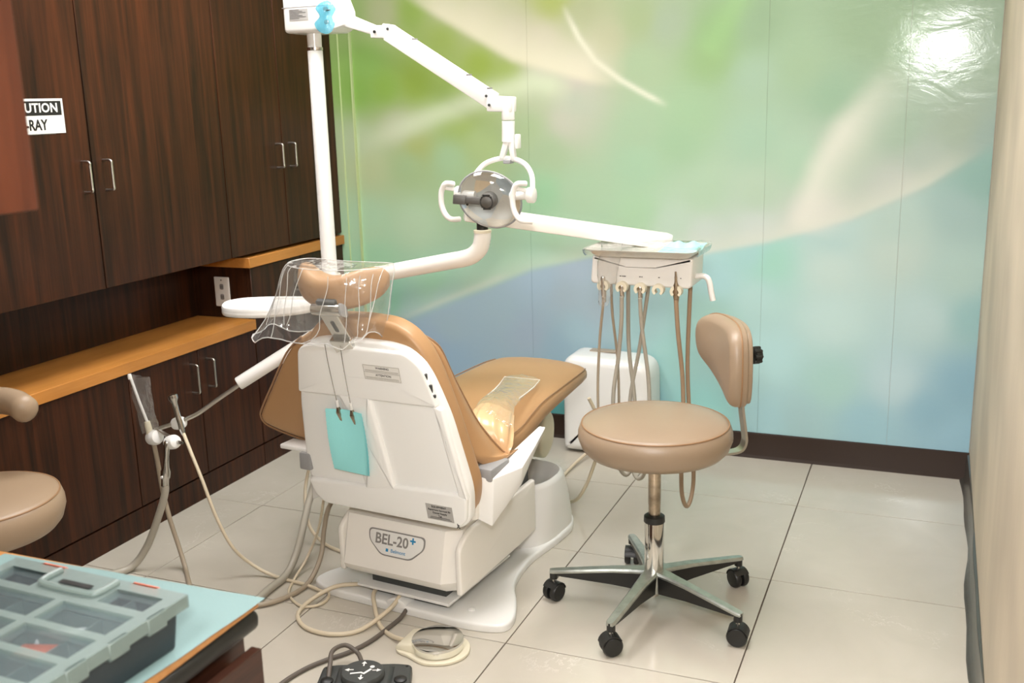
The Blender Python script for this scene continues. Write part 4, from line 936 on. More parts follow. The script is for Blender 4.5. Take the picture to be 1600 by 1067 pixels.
# ================================================================== tubes behind and below the chair
def loose(name, label, m, r, pts, cat='hose'):
    bm = B(); hose(bm, pts, r); return tag(finish(name, bm, m), label, cat)
loose('drain_hose', 'thick grey hose curving from the chair bracket down to the floor', 'tubeG', .0115, [(-1.74, 2.62, .33), (-1.765, 2.60, .25), (-1.775, 2.56, .17), (-1.765, 2.48, .07), (-1.757, 2.40, .018), (-1.755, 2.30, .0125), (-1.745, 2.20, .0125), (-1.75, 2.08, .0125)])
loose('drain_hose', 'taupe hose arcing to the floor just right of the thick grey hose', 'tubeB', .0075, [(-1.60, 2.52, .30), (-1.655, 2.50, .21), (-1.672, 2.49, .14), (-1.672, 2.46, .06), (-1.668, 2.38, .012), (-1.68, 2.29, .009), (-1.72, 2.225, .009), (-1.80, 2.18, .009), (-1.9, 2.12, .009)])
loose('air_line', 'thin cream air line trailing across the floor behind the thick grey hose', 'tubeC', .0055, [(-1.86, 2.72, .26), (-1.87, 2.69, .16), (-1.83, 2.64, .07), (-1.785, 2.645, .012), (-1.70, 2.615, .0065), (-1.60, 2.59, .0065), (-1.55, 2.58, .0065)])
loose('air_line', 'thin pale line looping on the tiles between the hoses and base plate', 'tubeC', .0042, [(-1.66, 2.48, .24), (-1.70, 2.5, .13), (-1.735, 2.48, .04), (-1.73, 2.40, .006), (-1.692, 2.313, .005), (-1.615, 2.26, .005), (-1.568, 2.285, .005), (-1.572, 2.34, .005), (-1.62, 2.40, .005)])
loose('air_line', 'thin pale line hanging behind the tan leg rest down to the floor', 'tubeC', .006, [(-1.02, 3.10, .44), (-1.0, 3.13, .36), (-1.01, 3.16, .24), (-1.06, 3.18, .10), (-1.12, 3.22, .02), (-1.2, 3.3, .007), (-1.25, 3.5, .007), (-1.22, 3.78, .03)])
# disc foot control
t = thing('disc_foot_control', 'round mirror-topped foot control on an ivory base on the floor', 'foot pedal', (-1.137, 2.178, 0))
bm = B(); pillow(bm, smooth_poly([(.085, .0), (.06, .06), (0, .085), (-.06, .07), (-.10, .055), (-.112, .0), (-.10, -.045), (-.06, -.06), (0, -.08), (.06, -.055)], 5), XY, .0005, .009, .003, 2); finish('base', bm, 'ivory', t)
bm = B(); hexa(bm, [Vector(p) for p in ((-.108, -.045, .008), (-.04, -.05, .008), (-.04, .055, .008), (-.103, .055, .008))], [Vector(p) for p in ((-.10, -.038, .022), (-.055, -.045, .032), (-.055, .05, .032), (-.098, .048, .022))], .005, 2); finish('cable_housing', bm, 'ivory', t)
bm = B(); lathe(bm, [(.060, .009), (.066, .012), (.067, .028), (.069, .032), (.068, .037), (.05, .041), (.02, .0435), (.001, .044)], (0, 0, 0), (0, 0, 1), 40); finish('disc', bm, 'chrome', t)
TL = lambda *p: Vector(p)-Vector((-1.137, 2.178, 0))
bm = B(); hose(bm, [TL(*p) for p in ((-1.235, 2.172, .016), (-1.289, 2.196, .007), (-1.348, 2.24, .007), (-1.40, 2.305, .03), (-1.424, 2.345, .034), (-1.438, 2.385, .04), (-1.50, 2.383, .034), (-1.555, 2.345, .034), (-1.60, 2.286, .012), (-1.592, 2.21, .007), (-1.53, 2.155, .007), (-1.448, 2.146, .007), (-1.385, 2.185, .007), (-1.352, 2.262, .02), (-1.34, 2.325, .034), (-1.345, 2.37, .05))], .0062); finish('hose', bm, 'tubeC', t)
# chair foot switch
t = thing('chair_foot_switch', 'dark grey foot switch with round pictogram pad at the bottom edge', 'foot pedal', (-1.228, 1.955, 0), math.radians(22))
bm = B(); pillow(bm, round_poly([(-.118, -.10), (.118, -.10), (.112, .06), (.075, .068), (-.075, .068), (-.112, .06)], .012, 4), XY, .0005, .03, .008, 4); finish('body', bm, 'dgrey', t)
bm = B(); hexa(bm, [Vector(p) for p in ((-.072, -.095, .027), (.072, -.095, .027), (.072, .055, .027), (-.072, .055, .027))], [Vector(p) for p in ((-.06, -.09, .044), (.06, -.09, .044), (.06, .035, .044), (-.06, .035, .044))], .004, 2); finish('centre_block', bm, 'dgrey', t, smooth=25)
bm = B(); lathe(bm, [(.05, .04), (.053, .044), (.053, .056), (.050, .060), (.001, .061)], (-.0, -.018, 0), (0, 0, 1), 40); pd = finish('round_pad', bm, 'dgrey', t)
for x in (-.09, .09):
    bm = B(); lathe(bm, [(.016, .028), (.016, .033), (.012, .036), (.001, .037)], (x, -.012, 0), (0, 0, 1), 20); finish('button', bm, 'black', t)
for x, y in ((-.1, .05), (.1, .05)):
    bm = B(); lathe(bm, [(.004, .029), (.004, .0312)], (x, y, 0), (0, 0, 1), 10); finish('screw', bm, 'black', t)
# pictogram: reclining figure and four arrows
bm = B(); zt = .0614
def flat(pts, z=zt):
    vs = [bm.verts.new((a, b-.018, z)) for a, b in pts]; f = bm.faces.new(vs)
    if f.calc_center_median() and True:
        f.normal_update()
        if f.normal.z < 0: f.normal_flip()
flat([(-.028, -.010), (-.002, -.006), (.004, -.010), (.018, .008), (.023, .004), (.006, -.018), (-.003, -.012), (-.028, -.016)])
flat([(.022+.006*math.cos(k*PI/6), .016+.006*math.sin(k*PI/6)) for k in range(12)])
for cx, cy, a in ((0, .034, PI/2), (0, -.034, -PI/2), (-.036, .004, PI), (.038, .0, 0)):
    R_ = lambda x, y: (cx+x*math.cos(a)-y*math.sin(a), cy+x*math.sin(a)+y*math.cos(a))
    flat([R_(.008, 0), R_(-.003, .007), R_(-.003, -.007)]); flat([R_(-.003, .0018), R_(-.014, .0018), R_(-.014, -.0018), R_(-.003, -.0018)])
finish('pictogram', bm, 'paper', pd, recalc=False)
Tq = Matrix.Translation((-1.228, 1.955, 0)) @ Matrix.Rotation(math.radians(22), 4, 'Z'); Ti = Tq.inverted()
bm = B(); hose(bm, [Ti @ Vector(p) for p in ((-1.27, 2.015, .03), (-1.30, 2.045, .035), (-1.335, 2.045, .05), (-1.345, 2.0, .055), (-1.325, 1.955, .045), (-1.305, 1.90, .02), (-1.31, 1.82, .007))], .0058); finish('strain_cord', bm, 'tubeD', t)
bm = B(); hose(bm, [Ti @ Vector(p) for p in ((-1.31, 2.335, .016), (-1.308, 2.29, .008), (-1.314, 2.235, .0065), (-1.324, 2.155, .0065), (-1.35, 2.083, .0065), (-1.385, 2.03, .0065), (-1.414, 1.971, .0065), (-1.43, 1.896, .0065), (-1.43, 1.80, .0065))], .006); finish('cord', bm, 'tubeD', t)

# ================================================================== UTILITY BOX
ub = thing('utility_box', 'white floor utility box against the mural behind the foot end', 'utility box', (-1.165, 3.83, 0))
pb = round_poly([(-.183, 0), (.183, 0), (.176, .385), (-.183, .398)], [.03, .03, .07, .06], 7)
bm = B(); pillow(bm, pb, lambda a, b, h: Vector((a, .085-h, b+.008)), .0, .165, .035, 6, rb=.004); finish('cover', bm, 'white', ub, smooth=60)
bm = B(); box(bm, -.17, .17, -.03, .085, .0, .012); finish('foot', bm, 'dgrey', ub)
bm = B(); box(bm, -.10, .02, .03, .07, .402, .407, .001, 1); finish('top_plate', bm, 'tubeB', ub)
bm = B(); lathe(bm, [(.004, 0), (.004, .003), (.002, .004)], (.05, -.08, .345), (0, -1, 0), 10); finish('screw', bm, 'steel', ub)

# ================================================================== DELIVERY UNIT
du = thing('delivery_unit', 'white instrument delivery unit on a jointed arm in front of the mural', 'instrument unit', (-.79, 2.95, .86))
DL = lambda *p: Vector(p)-Vector((-.79, 2.95, .86))
bm = B(); tube(bm, [DL(*p) for p in ((PX+.03, 2.80, .836), (-1.685, 2.8, .861), (-1.58, 2.8, .884), (-1.367, 2.8, .927), (-1.32, 2.8, .936), (-1.285, 2.8, .948), (-1.259, 2.8, .972), (-1.25, 2.8, 1.003), (-1.249, 2.8, 1.022))], .0255, 20, 6); finish('swing_tube', bm, 'cream', du)
bm = B(); lathe(bm, [(.034, -.04), (.034, .04)], DL(PX, PY, .833), (0, 0, 1), 24); finish('swing_collar', bm, 'cream', du)
bm = B(); lathe(bm, [(.0268, 0), (.0268, .008), (.024, .009)], DL(-1.249, 2.8, 1.018), (0, 0, 1), 22); finish('ring', bm, 'ivory', du)
bm = B(); cyl(bm, DL(-1.249, 2.8, 1.024), DL(-1.249, 2.8, 1.06), .017); finish('pivot', bm, 'black', du)
bm = B(); beam(bm, DL(-1.305, 2.80, 1.076), DL(-.757, 3.11, .962), .030, .0235, .028, .0245, .005); fa = finish('balance_arm', bm, 'cream', du, smooth=25)
bm = B(); beam(bm, DL(-.79, 3.10, .955), DL(-.79, 3.03, .90), .025, .025); finish('arm_mount', bm, 'cream', du, smooth=25)
pf = [(-.945, .862), (-.640, .856), (-.637, .945), (-.938, .945)]
bm = B(); pillow(bm, round_poly(pf, [.015, .015, .004, .004], 5), lambda a, b, h: DL(a, 3.05-h, b), 0, .155, .008, 4, rb=.01); hd = finish('head', bm, 'white', du, smooth=50)
YH = 2.895
hold = [(-.901, .862), (-.8445, .860), (-.789, .858), (-.735, .857), (-.682, .855)]
for i, (hx_, hz_) in enumerate(hold):
    bm = B(); n = 18; r0, r1 = .0085, .0175; c = DL(hx_, YH-.004, hz_)
    a0, a1 = -.30*PI, 1.30*PI
    rg = []
    for k in range(n+1):
        a = a0+(a1-a0)*k/n; u_ = Vector((math.cos(a), 0, math.sin(a)))
        rg.append([c+u_*r0+Vector((0, .010, -.006)), c+u_*r1+Vector((0, .010, -.004)), c+u_*r1*.98+Vector((0, -.014, -.004)), c+u_*r0+Vector((0, -.014, -.006))])
    loft(bm, rg); finish('holder', bm, 'ivory', du, smooth=50)
bm = B()
for hx_, tx in ((-.851, .005), (-.844, .004), (-.838, .006), (-.792, .004), (-.786, .003), (-.735, .004), (-.671, .003)):
    box(bm, hx_-tx/2, hx_+tx/2, YH-.0012, YH+.002, .886+.0, .8885)
for v in bm.verts: v.co = DL(*v.co)
finish('icon_mark', bm, 'dark_print', hd)
def conn(i, kind):
    hx_, hz_ = hold[i]; bm = B()
    d = Vector((.0, .006, -.04))
    if kind == 'plug': lathe(bm, [(.0065, 0), (.009, .004), (.009, .014), (.0072, .02), (.0072, .036), (.0055, .042)], DL(hx_, YH-.010, hz_+.005), d, 14)
    elif kind == 'motor': lathe(bm, [(.0028, -.055), (.0028, -.042), (.0038, -.04), (.0038, -.03), (.0045, -.022), (.0085, -.012), (.009, .0), (.009, .022), (.0065, .038), (.006, .05)], DL(hx_, YH-.010, hz_), d, 14)
    else: lathe(bm, [(.0055, -.025), (.0075, -.02), (.009, .0), (.0085, .03), (.006, .055)], DL(hx_, YH-.010, hz_), d, 14)
    return finish('handpiece', bm, 'steel' if kind != 'motor' else 'worn', du)
conn(0, 'syr'); conn(1, 'plug'); conn(2, 'plug'); conn(4, 'motor')
h1 = [(-.901, 2.885, .825), (-.908, 2.90, .785), (-.924, 2.92, .685), (-.931, 2.92, .544), (-.928, 2.92, .42), (-.921, 2.95, .33), (-.908, 2.98, .30), (-.897, 3.0, .334), (-.888, 3.0, .442), (-.892, 3.0, .608), (-.902, 2.98, .754), (-.906, 2.98, .87)]
h2 = [(-.8445, 2.885, .828), (-.85, 2.90, .749), (-.866, 2.92, .629), (-.882, 2.92, .507), (-.88, 2.92, .342), (-.868, 2.94, .27), (-.848, 2.95, .247), (-.834, 2.97, .28), (-.828, 2.98, .36), (-.832, 2.98, .494), (-.85, 2.98, .656), (-.852, 2.98, .87)]
h3 = [(-.789, 2.885, .826), (-.787, 2.90, .733), (-.772, 2.92, .576), (-.769, 2.92, .456), (-.778, 2.92, .311), (-.792, 2.94, .255), (-.815, 2.95, .24), (-.838, 2.97, .27), (-.848, 2.98, .34), (-.845, 2.98, .493), (-.815, 2.98, .659), (-.785, 2.98, .87)]
h5 = [(-.682, 2.885, .826), (-.678, 2.90, .721), (-.668, 2.92, .585), (-.664, 2.92, .446), (-.668, 2.92, .283), (-.666, 2.93, .205), (-.656, 2.95, .167), (-.646, 2.97, .2), (-.644, 2.98, .28), (-.66, 2.98, .468), (-.667, 2.98, .629), (-.661, 2.98, .87)]
for h_, r_, m_ in ((h1, .0042, 'tubeB'), (h2, .0062, 'tubeG'), (h3, .006, 'tubeG'), (h5, .0066, 'tubeT')):
    bm = B(); hose(bm, [DL(*p) for p in h_], r_); finish('hose', bm, m_, du)
bm = B(); tube(bm, [DL(*p) for p in ((-.64, 2.95, .886), (-.618, 2.945, .888), (-.604, 2.94, .884), (-.597, 2.94, .87), (-.592, 2.94, .845), (-.586, 2.94, .818))], .0085, 12, 5); finish('grip_handle', bm, 'white', du)
# steel tray on the head
itr = thing('instrument_tray', 'shallow steel instrument tray resting on the delivery unit', 'tray', (-.785, 2.955, .946))
def trr(w, d, z, r=.035): return [Vector((a, b, z)) for a, b in round_poly([(-w, -d), (w, -d), (w, d), (-w, d)], r, 6)]
bm = B(); loft(bm, [trr(.125, .075, .0012), trr(.14, .09, .002), trr(.150, .10, .010), trr(.156, .107, .022), trr(.164, .115, .024), trr(.164, .115, .0225), trr(.158, .109, .020), trr(.147, .097, .012), trr(.138, .088, .004), trr(.12, .07, .003)])
finish('tray_pan', bm, 'traysteel', itr, smooth=50)
bm = B(); rg = []
for w_, d_2, z_ in ((.05, .03, .020), (.12, .075, .0215), (.155, .105, .026), (.172, .120, .022), (.170, .117, .012), (.166, .113, .004)):
    rg.append([p+Vector((.003*math.sin(9*k), .003*math.sin(7*k), .0025*math.sin(5.3*k))) for k, p in enumerate(trr(w_, d_2, z_))])
loft(bm, rg, cap=False)
tag(finish('tray_wrap', bm, 'wrap', smooth=80), 'clear plastic wrap over the steel instrument tray', 'plastic wrap')
bpy.data.objects['tray_wrap'].location = (-.785, 2.955, .949)
bm = B(); nx_, ny_ = 16, 12
V = [[bm.verts.new((-.745+.11*i/nx_+.015*j/ny_, 2.90+.11*j/ny_, .958+.018*j/ny_+.014*math.sin(PI*i/nx_)*math.sin(PI*j/ny_)+.005*math.sin(i*.9+j*.4)*math.sin(PI*i/nx_))) for i in range(nx_+1)] for j in range(ny_+1)]
for j in range(ny_):
    for i in range(nx_): bm.faces.new((V[j][i], V[j][i+1], V[j+1][i+1], V[j+1][i]))
tag(finish('paper_mask', bm, 'bib', smooth=80), 'crumpled pale blue paper sheet lying in the instrument tray', 'paper')
bm = B(); rg = []
for i in range(11):
    t_ = i/10; c = Vector((-.868, 2.86, .985)).lerp(Vector((-.897, 2.876, .80)), t_); wv = .03*(1-t_)+.012*t_+.008*math.sin(PI*t_)
    rg.append([c+Vector((wv*math.cos(a)+.004*math.sin(4*a+i), wv*.5*math.sin(a)+.003*math.sin(3*a+2*i), .004*math.sin(5*a+i))) for a in [2*PI*k/20 for k in range(20)]])
loft(bm, rg, cap=False)
tag(finish('syringe_sleeve', bm, 'bag', smooth=80), 'crinkled clear sleeve on the leftmost handpiece of the delivery unit', 'plastic sleeve')

# ================================================================== OPERATOR STOOL
def caster(parent, p, ang):
    c = thing('tmp', 'x', 'x'); bpy.data.objects.remove(c)
    bm = B(); d = Vector((math.cos(ang), math.sin(ang), 0)); ax = Vector((-d.y, d.x, 0)); p = Vector(p)
    wc = p+Vector((0, 0, .0275))
    for s in (-1, 1): lathe(bm, [(.010, 0), (.0255, .001), (.0275, .005), (.0275, .013), (.024, .018), (.010, .0195)], wc+ax*s*.004, ax*s, 24)
    o = finish('caster', bm, 'black', parent)
    bm = B(); lathe(bm, [(.0055, 0), (.0055, .03)], p+Vector((0, 0, .052)), (0, 0, 1), 12); finish('caster_stem', bm, 'steel', o)
    bm = B(); rg = []
    for k in range(9):
        a = PI*(.05+.75*k/8); q = wc+(d*math.cos(a)+Vector((0, 0, 1))*math.sin(a))*.0295
        q2 = wc+(d*math.cos(a)+Vector((0, 0, 1))*math.sin(a))*.0275
        rg.append([q-ax*.021, q+ax*.021, q2+ax*.021, q2-ax*.021])
    loft(bm, rg); finish('caster_hood', bm, 'black', o)
def seat_cushion(parent, R, zt, h, m):
    bm = B()
    pr = [(.02, zt-h), (R*.80, zt-h), (R*.90, zt-h+.006), (R*.97, zt-h*.78), (R*1.015, zt-h*.5), (R*1.01, zt-h*.32), (R*.985, zt-h*.16), (R*.955, zt-h*.08), (R*.90, zt-.003), (R*.7, zt+.006), (R*.4, zt+.010), (.001, zt+.011)]
    lathe(bm, pr, (0, 0, 0), (0, 0, 1), 64); o = finish('seat', bm, m, parent, smooth=70)
    bm = B(); tube(bm, [(R*.962*math.cos(2*PI*k/32), R*.962*math.sin(2*PI*k/32), zt-h*.085) for k in range(32)], .0022, 6, 2, closed=True); finish('piping', bm, 'pipe', o)
    bm = B(); lathe(bm, [(.05, zt-h-.012), (R*.72, zt-h-.006), (R*.73, zt-h+.002), (.05, zt-h+.002)], (0, 0, 0), (0, 0, 1), 40); finish('seat_pan', bm, 'black', o)
    return o
def stool_base(parent, ang0, zs):
    for k in range(5):
        a = ang0+k*2*PI/5; d = Vector((math.cos(a), math.sin(a), 0)); n_ = Vector((-d.y, d.x, 0))
        def sec(r, zt, w): return [d*r+n_*x+Vector((0, 0, z)) for x, z in ((-w, zt-.004), (-w*.7, zt), (w*.7, zt), (w, zt-.004), (w, zt-.009), (-w, zt-.009))]
        bm = B(); loft(bm, [sec(.025, .118, .024), sec(.06, .116, .020), (sec(.12, .112, .0165)), sec(.24, .099, .014), sec(.285, .094, .013), sec(.296, .0925, .009)]); lg = finish('leg', bm, 'alu', parent, smooth=30)
        def sk(r, zt, zb, w): return [d*r+n_*x+Vector((0, 0, z)) for x, z in ((-w, zt), (w, zt), (w*.8, zb), (-w*.8, zb))]
        bm = B(); loft(bm, [sk(.03, .110, .055, .020), sk(.12, .105, .065, .014), sk(.26, .09, .076, .011), sk(.275, .088, .078, .011)]); cyl(bm, d*.285+Vector((0, 0, .09)), d*.285+Vector((0, 0, .066)), .0115, seg=14); finish('leg_core', bm, 'black', lg)
        caster(parent, d*.285, a+PI/2+(k*1.3))
    bm = B(); lathe(bm, [(.024, .05), (.032, .055), (.034, .112), (.030, .118)], (0, 0, 0), (0, 0, 1), 24); finish('hub', bm, 'alu', parent)
    bm = B(); lathe(bm, [(.015, .038), (.015, .055)], (0, 0, 0), (0, 0, 1), 18); finish('hub_cap', bm, 'steel', parent)
    bm = B(); lathe(bm, [(.027, .11), (.0272, .112), (.0272, .262), (.026, .264)], (0, 0, 0), (0, 0, 1), 28); finish('outer_cylinder', bm, 'chrome', parent)
    bm = B(); lathe(bm, [(.0285, .258), (.0295, .26), (.0285, .275), (.021, .28)], (0, 0, 0), (0, 0, 1), 28); finish('collar', bm, 'black', parent)
    bm = B(); lathe(bm, [(.0165, .27), (.0165, .31), (.0172, .311), (.0172, zs)], (0, 0, 0), (0, 0, 1), 24); finish('gas_piston', bm, 'worn', parent)
s1_ = thing('operator_stool', 'round tan stool with a backrest on a five-star caster base', 'stool', (-.668, 2.598, 0))
stool_base(s1_, math.radians(46), .455)
seat_cushion(s1_, .205, .553, .094, 'leather2')
bm = B(); box(bm, -.09, .09, -.09, .09, .440, .455, .003, 1); finish('mechanism_plate', bm, 'black', s1_)
# backrest pad on a flat steel bar
bn = Vector((-.85, -.53, 0)).normalized(); bw = Vector((-bn.y, bn.x, 0))   # bn faces the sitter
if bw.y > 0: bw = -bw
bcen = Vector((.182, .155, .708))
def PB(a, b, h): return bcen+bw*a+Vector((0, 0, b))+bn*(h+.9*a*a)+Vector((0, 0, 0))
bo = smooth_poly([(-.150, .025), (-.137, .076), (-.08, .1), (.0, .104), (.08, .098), (.13, .07), (.148, .01), (.147, -.06), (.125, -.108), (.08, -.114), (.02, -.094), (-.06, -.062), (-.128, -.03)], 4)
bm = B(); pillow(bm, bo, PB, .0, .052, .028, 6, rb=.006, crown=.01); bk = finish('backrest', bm, 'leather2', s1_, smooth=70)
bm = B(); tube(bm, [PB(a*1.002, b*1.002, .018) for a, b in bo[::2]], .0025, 6, 2, closed=True); finish('piping', bm, 'pipe', bk)
bm = B(); pillow(bm, [(a*.95, b*.95) for a, b in bo], PB, -.012, .002, .003, 2); finish('back_plate', bm, 'leather2', bk)
def bar(bm, pts, w, t, wv):
    P = smoothpath(pts, 6); rg = []
    for i, p in enumerate(P):
        tg = (P[min(i+1, len(P)-1)]-P[max(i-1, 0)]).normalized(); s = Vector(wv).normalized(); nn = tg.cross(s).normalized()
        rg.append([p+s*w+nn*t, p-s*w+nn*t, p-s*w-nn*t, p+s*w-nn*t])
    loft(bm, rg)
ob = -bn
bm = B(); p0 = bcen-bn*.018; g = Vector((p0.x, p0.y, 0))
bar(bm, [g+ob*.0+Vector((0, 0, .72)), g+Vector((0, 0, .64)), g+ob*.004+Vector((0, 0, .56)), g+ob*.014+Vector((0, 0, .49)), g+ob*.016+Vector((0, 0, .455)), g+ob*.0+Vector((0, 0, .432)), g-ob*.05+Vector((0, 0, .428)), g-ob*.15+Vector((0, 0, .432)), Vector((.02, .0, .436))], .016, .0035, bw); finish('back_bar', bm, 'brushed', s1_, smooth=30)
bm = B(); c = bcen-bn*.026+bw*.02
lathe(bm, [(.007, -.01), (.007, .016), (.018, .018), (.0215, .022), (.0215, .034), (.017, .04), (.001, .042)], c+Vector((0, 0, .0)), ob, 20)
for k in range(8):
    a = 2*PI*k/8; lathe(bm, [(.0045, .018), (.005, .022), (.005, .036), (.003, .039)], c+(bw*math.cos(a)+Vector((0, 0, 1))*math.sin(a))*.020, ob, 8)
finish('adjust_knob', bm, 'black', s1_)
bm = B(); lathe(bm, [(.004, 0), (.004, .006)], bcen-bn*.012+bw*.02-Vector((0, 0, .085)), ob, 8); finish('screw', bm, 'brushed', s1_)

# ================================================================== ASSISTANT STOOL (cut by the left edge)
s2_ = thing('assistant_stool', 'taupe assistant stool with curved arm bolster cut by the left edge', 'stool', (-2.15, 1.70, 0))
stool_base(s2_, math.radians(10), .42)
seat_cushion(s2_, .20, .485, .10, 'leather3')
bm = B(); arc = [(.0+.215*math.cos(a), .22*math.sin(a), .66) for a in [math.radians(d) for d in (75, 95, 115, 135, 155, 175, 195)]]
arc = [(.03, .165, .655), (-.04, .19, .665), (-.11, .19, .666), (-.17, .14, .666), (-.20, .06, .666), (-.205, -.03, .666)]
tube(bm, arc, .034, 20, 6, sx=1.0, sy=1.05, rfun=lambda t: .034*max(.15, min(1, (t/.06)**.5 if t < .06 else 1, ((1-t)/.06)**.5 if t > .94 else 1))); finish('arm_bolster', bm, 'leather3', s2_, smooth=70)
bm = B(); bar(bm, [(-.20, .02, .65), (-.215, .02, .56), (-.215, .02, .44), (-.19, .02, .392), (-.1, .01, .388), (0, 0, .388)], .016, .0035, (0, 1, 0)); finish('arm_bar', bm, 'brushed', s2_, smooth=30)

# ================================================================== FOREGROUND CART
ZT = .65
ct = thing('supply_cart', 'dark wood drawer cart with maple top in the foreground', 'cart', (-1.25, .85, 0))
CL_ = Matrix.Translation((1.25, -.85, 0))
bm = B(); box(bm, -1.60, -.965, .50, 1.195, .06, .60, .002, 1, T=CL_); finish('body', bm, 'wooddk', ct)
bm = B(); box(bm, -1.62, -.946, .47, 1.214, .636, .65, .002, 1, T=CL_); finish('top', bm, 'maple_side', ct)
bm = B(); box(bm, -1.62, -.940, .47, 1.210, .604, .637, .013, 4, T=CL_); finish('edge_bumper', bm, 'black', ct)
for k, (z0, z1, xo) in enumerate(((.47, .585, .03), (.33, .45, .075), (.19, .31, .0))):
    bm = B(); box(bm, -.975+xo, -.955+xo, .51, 1.185, z0, z1, .002, 1, T=CL_); d = finish('drawer', bm, 'wooddk', ct)
    if xo:
        bm = B(); box(bm, -1.3+xo, -.975+xo, .53, .54, z0+.01, z1-.02, T=CL_); box(bm, -1.3+xo, -.975+xo, 1.15, 1.16, z0+.01, z1-.02, T=CL_); finish('drawer_side', bm, 'maple_side', d)
        bm = B(); box(bm, -1.25, -.97+xo, 1.162, 1.172, z0+.03, z0+.055, T=CL_); finish('drawer_slide', bm, 'steel', d)
    bm = B(); tube(bm, [Vector(p)+Vector((1.25, -.85, 0)) for p in ((-.957+xo, .8, z0+.06), (-.93+xo, .8, z0+.06), (-.928+xo, .81, z0+.06), (-.928+xo, .89, z0+.06), (-.93+xo, .9, z0+.06), (-.957+xo, .9, z0+.06))], .004, 8, 4); finish('handle', bm, 'brushed', d)
for x, y in ((-1.55, .55), (-1.55, 1.14), (-1.01, .55), (-1.01, 1.14)):
    bm = B(); lathe(bm, [(.012, 0), (.028, .003), (.03, .012), (.03, .03), (.02, .04)], (x+1.25-.02, y-.85, .03), (1, 0, 0), 16); finish('caster', bm, 'black', ct)
# blue bib sheet on the cart
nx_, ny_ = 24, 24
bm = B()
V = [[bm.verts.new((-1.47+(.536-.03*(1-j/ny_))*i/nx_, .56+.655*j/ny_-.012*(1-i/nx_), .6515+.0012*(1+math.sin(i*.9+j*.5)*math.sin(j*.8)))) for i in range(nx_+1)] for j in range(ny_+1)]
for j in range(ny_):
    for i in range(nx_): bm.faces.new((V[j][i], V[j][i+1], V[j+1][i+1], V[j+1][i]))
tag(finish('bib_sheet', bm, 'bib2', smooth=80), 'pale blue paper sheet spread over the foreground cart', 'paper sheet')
# organiser case
oc = thing('organizer_case', 'charcoal organizer case with frosted clear lid on the blue sheet', 'organizer case', (-.952, 1.06, .6545), math.radians(-2))
WX, WY, HB = -.335, -.27, .062
bm = B(); loft(bm, [[Vector((a, b, z)) for a, b in round_poly([(x0, y0), (x1, y0), (x1, y1), (x0, y1)], .012, 4)] for x0, x1, y0, y1, z in ((WX+.012, -.012, WY+.012, -.012, 0), (WX+.006, -.006, WY+.006, -.006, HB), (WX+.009, -.009, WY+.009, -.009, HB), (WX+.014, -.014, WY+.014, -.014, .006))]); finish('tub', bm, 'ctray', oc)
bm = B()
for x in (-.085, -.16, -.24): box(bm, x-.001, x+.001, WY+.012, -.012, .004, HB-.004)
for y in (-.075, -.135, -.2): box(bm, WX+.012, -.012, y-.001, y+.001, .004, HB-.004)
finish('divider', bm, 'caselid', oc)
# lid: frosted frame bars, clear windows between them, grip cut-out
wins = [(-.105, -.020, -.062, -.022), (-.315, -.235, -.062, -.022), (-.150, -.020, -.130, -.078), (-.315, -.165, -.130, -.078), (-.150, -.020, -.193, -.144), (-.315, -.165, -.193, -.144), (-.150, -.020, -.254, -.207), (-.315, -.165, -.254, -.207)]
bm = B(); Z0, Z1 = HB, HB+.014
for x0, x1, y0, y1 in ((WX, 0, -.022, 0), (WX, 0, WY, -.254), (-.020, 0, -.254, -.022), (WX, -.315, -.254, -.022), (-.235, -.105, -.078, -.022), (-.315, -.235, -.078, -.062), (-.105, -.020, -.078, -.062), (-.165, -.150, -.254, -.078)):
    box(bm, x0, x1, y0, y1, Z0, Z1)
for y0, y1 in ((-.144, -.130), (-.207, -.193)):
    box(bm, -.315, -.165, y0, y1, Z0, Z1); box(bm, -.150, -.020, y0, y1, Z0, Z1)
bmesh.ops.remove_doubles(bm, verts=bm.verts, dist=1e-5)
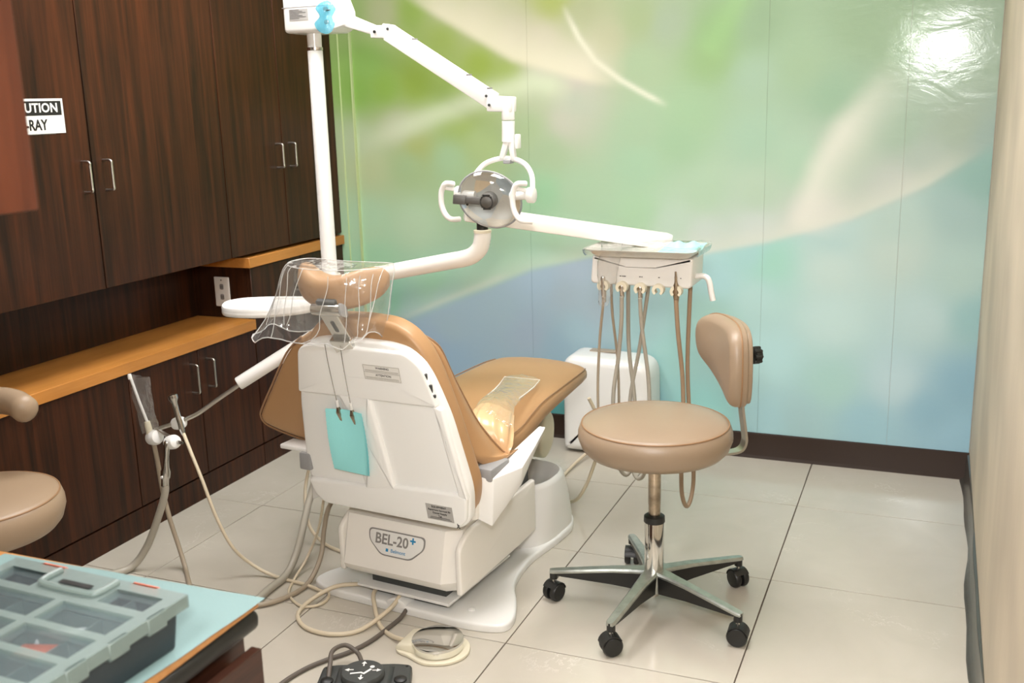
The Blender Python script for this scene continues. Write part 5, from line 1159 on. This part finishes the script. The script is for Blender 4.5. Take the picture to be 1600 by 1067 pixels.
box(bm, WX-.003, .003, WY-.003, WY+.001, Z0-.006, Z1, .001, 1); box(bm, WX-.003, .003, -.001, .003, Z0-.006, Z1, .001, 1); box(bm, -.001, .003, WY, 0, Z0-.006, Z1, .001, 1)
lid = finish('lid', bm, 'caselid', oc, smooth=30)
for x0, x1, y0, y1 in wins:
    bm = B(); box(bm, x0, x1, y0, y1, HB+.008, HB+.010); finish('window', bm, 'casewin', lid)
bm = B(); tube(bm, [(-.225, -.012, HB+.018), (-.225, -.045, HB+.018), (-.21, -.055, HB+.018), (-.13, -.055, HB+.018), (-.115, -.045, HB+.018), (-.115, -.012, HB+.018)], .005, 8, 4); finish('grip', bm, 'caselid', lid)
bm = B(); box(bm, -.20, -.14, -.042, -.032, HB+.0165, HB+.0175); finish('grip_slot', bm, 'black', lid)
for x in (-.255, -.075):
    bm = B(); box(bm, x-.025, x+.025, -.004, .006, HB+.002, HB+.014, .002, 1); finish('latch', bm, 'orange', lid)
for y in (-.06, -.13, -.2):
    bm = B(); box(bm, -.004, .004, y-.018, y+.018, HB-.012, HB+.014, .002, 1); finish('side_clip', bm, 'caselid', lid)
# things seen through the lid
for i, (lab, m_, T_, s_) in enumerate((('orange plastic wedge inside the organizer case', 'orange', (-.12, -.165, .012), (.034, .026, .04)), ('white plastic applicator bundle inside the organizer case', 'gauze', (-.125, -.115, .012), (.04, .014, .04)), ('small white tube bundle at the rear of the organizer case', 'gauze', (-.215, -.105, .012), (.03, .01, .04)))):
    bm = B(); hexa(bm, [Vector((x*s_[0], y*s_[1], 0)) for x, y in ((-1, -1), (1, -1), (1, 1), (-1, 1))], [Vector((x*s_[0]*.8+.006, y*s_[1]*.7, s_[2])) for x, y in ((-1, -1), (1, -1), (1, 1), (-1, 1))], .004, 2)
    o = tag(finish(('plastic_wedge', 'applicator_bundle', 'tube_bundle')[i], bm, m_), lab, ('plastic part', 'applicators', 'tubes')[i]); p = Matrix.Translation((-.952, 1.06, .6545)) @ Matrix.Rotation(math.radians(-2), 4, 'Z') @ Vector(T_)
    o.location = p; o.rotation_euler = (0, 0, (.3, .5, -.1)[i])
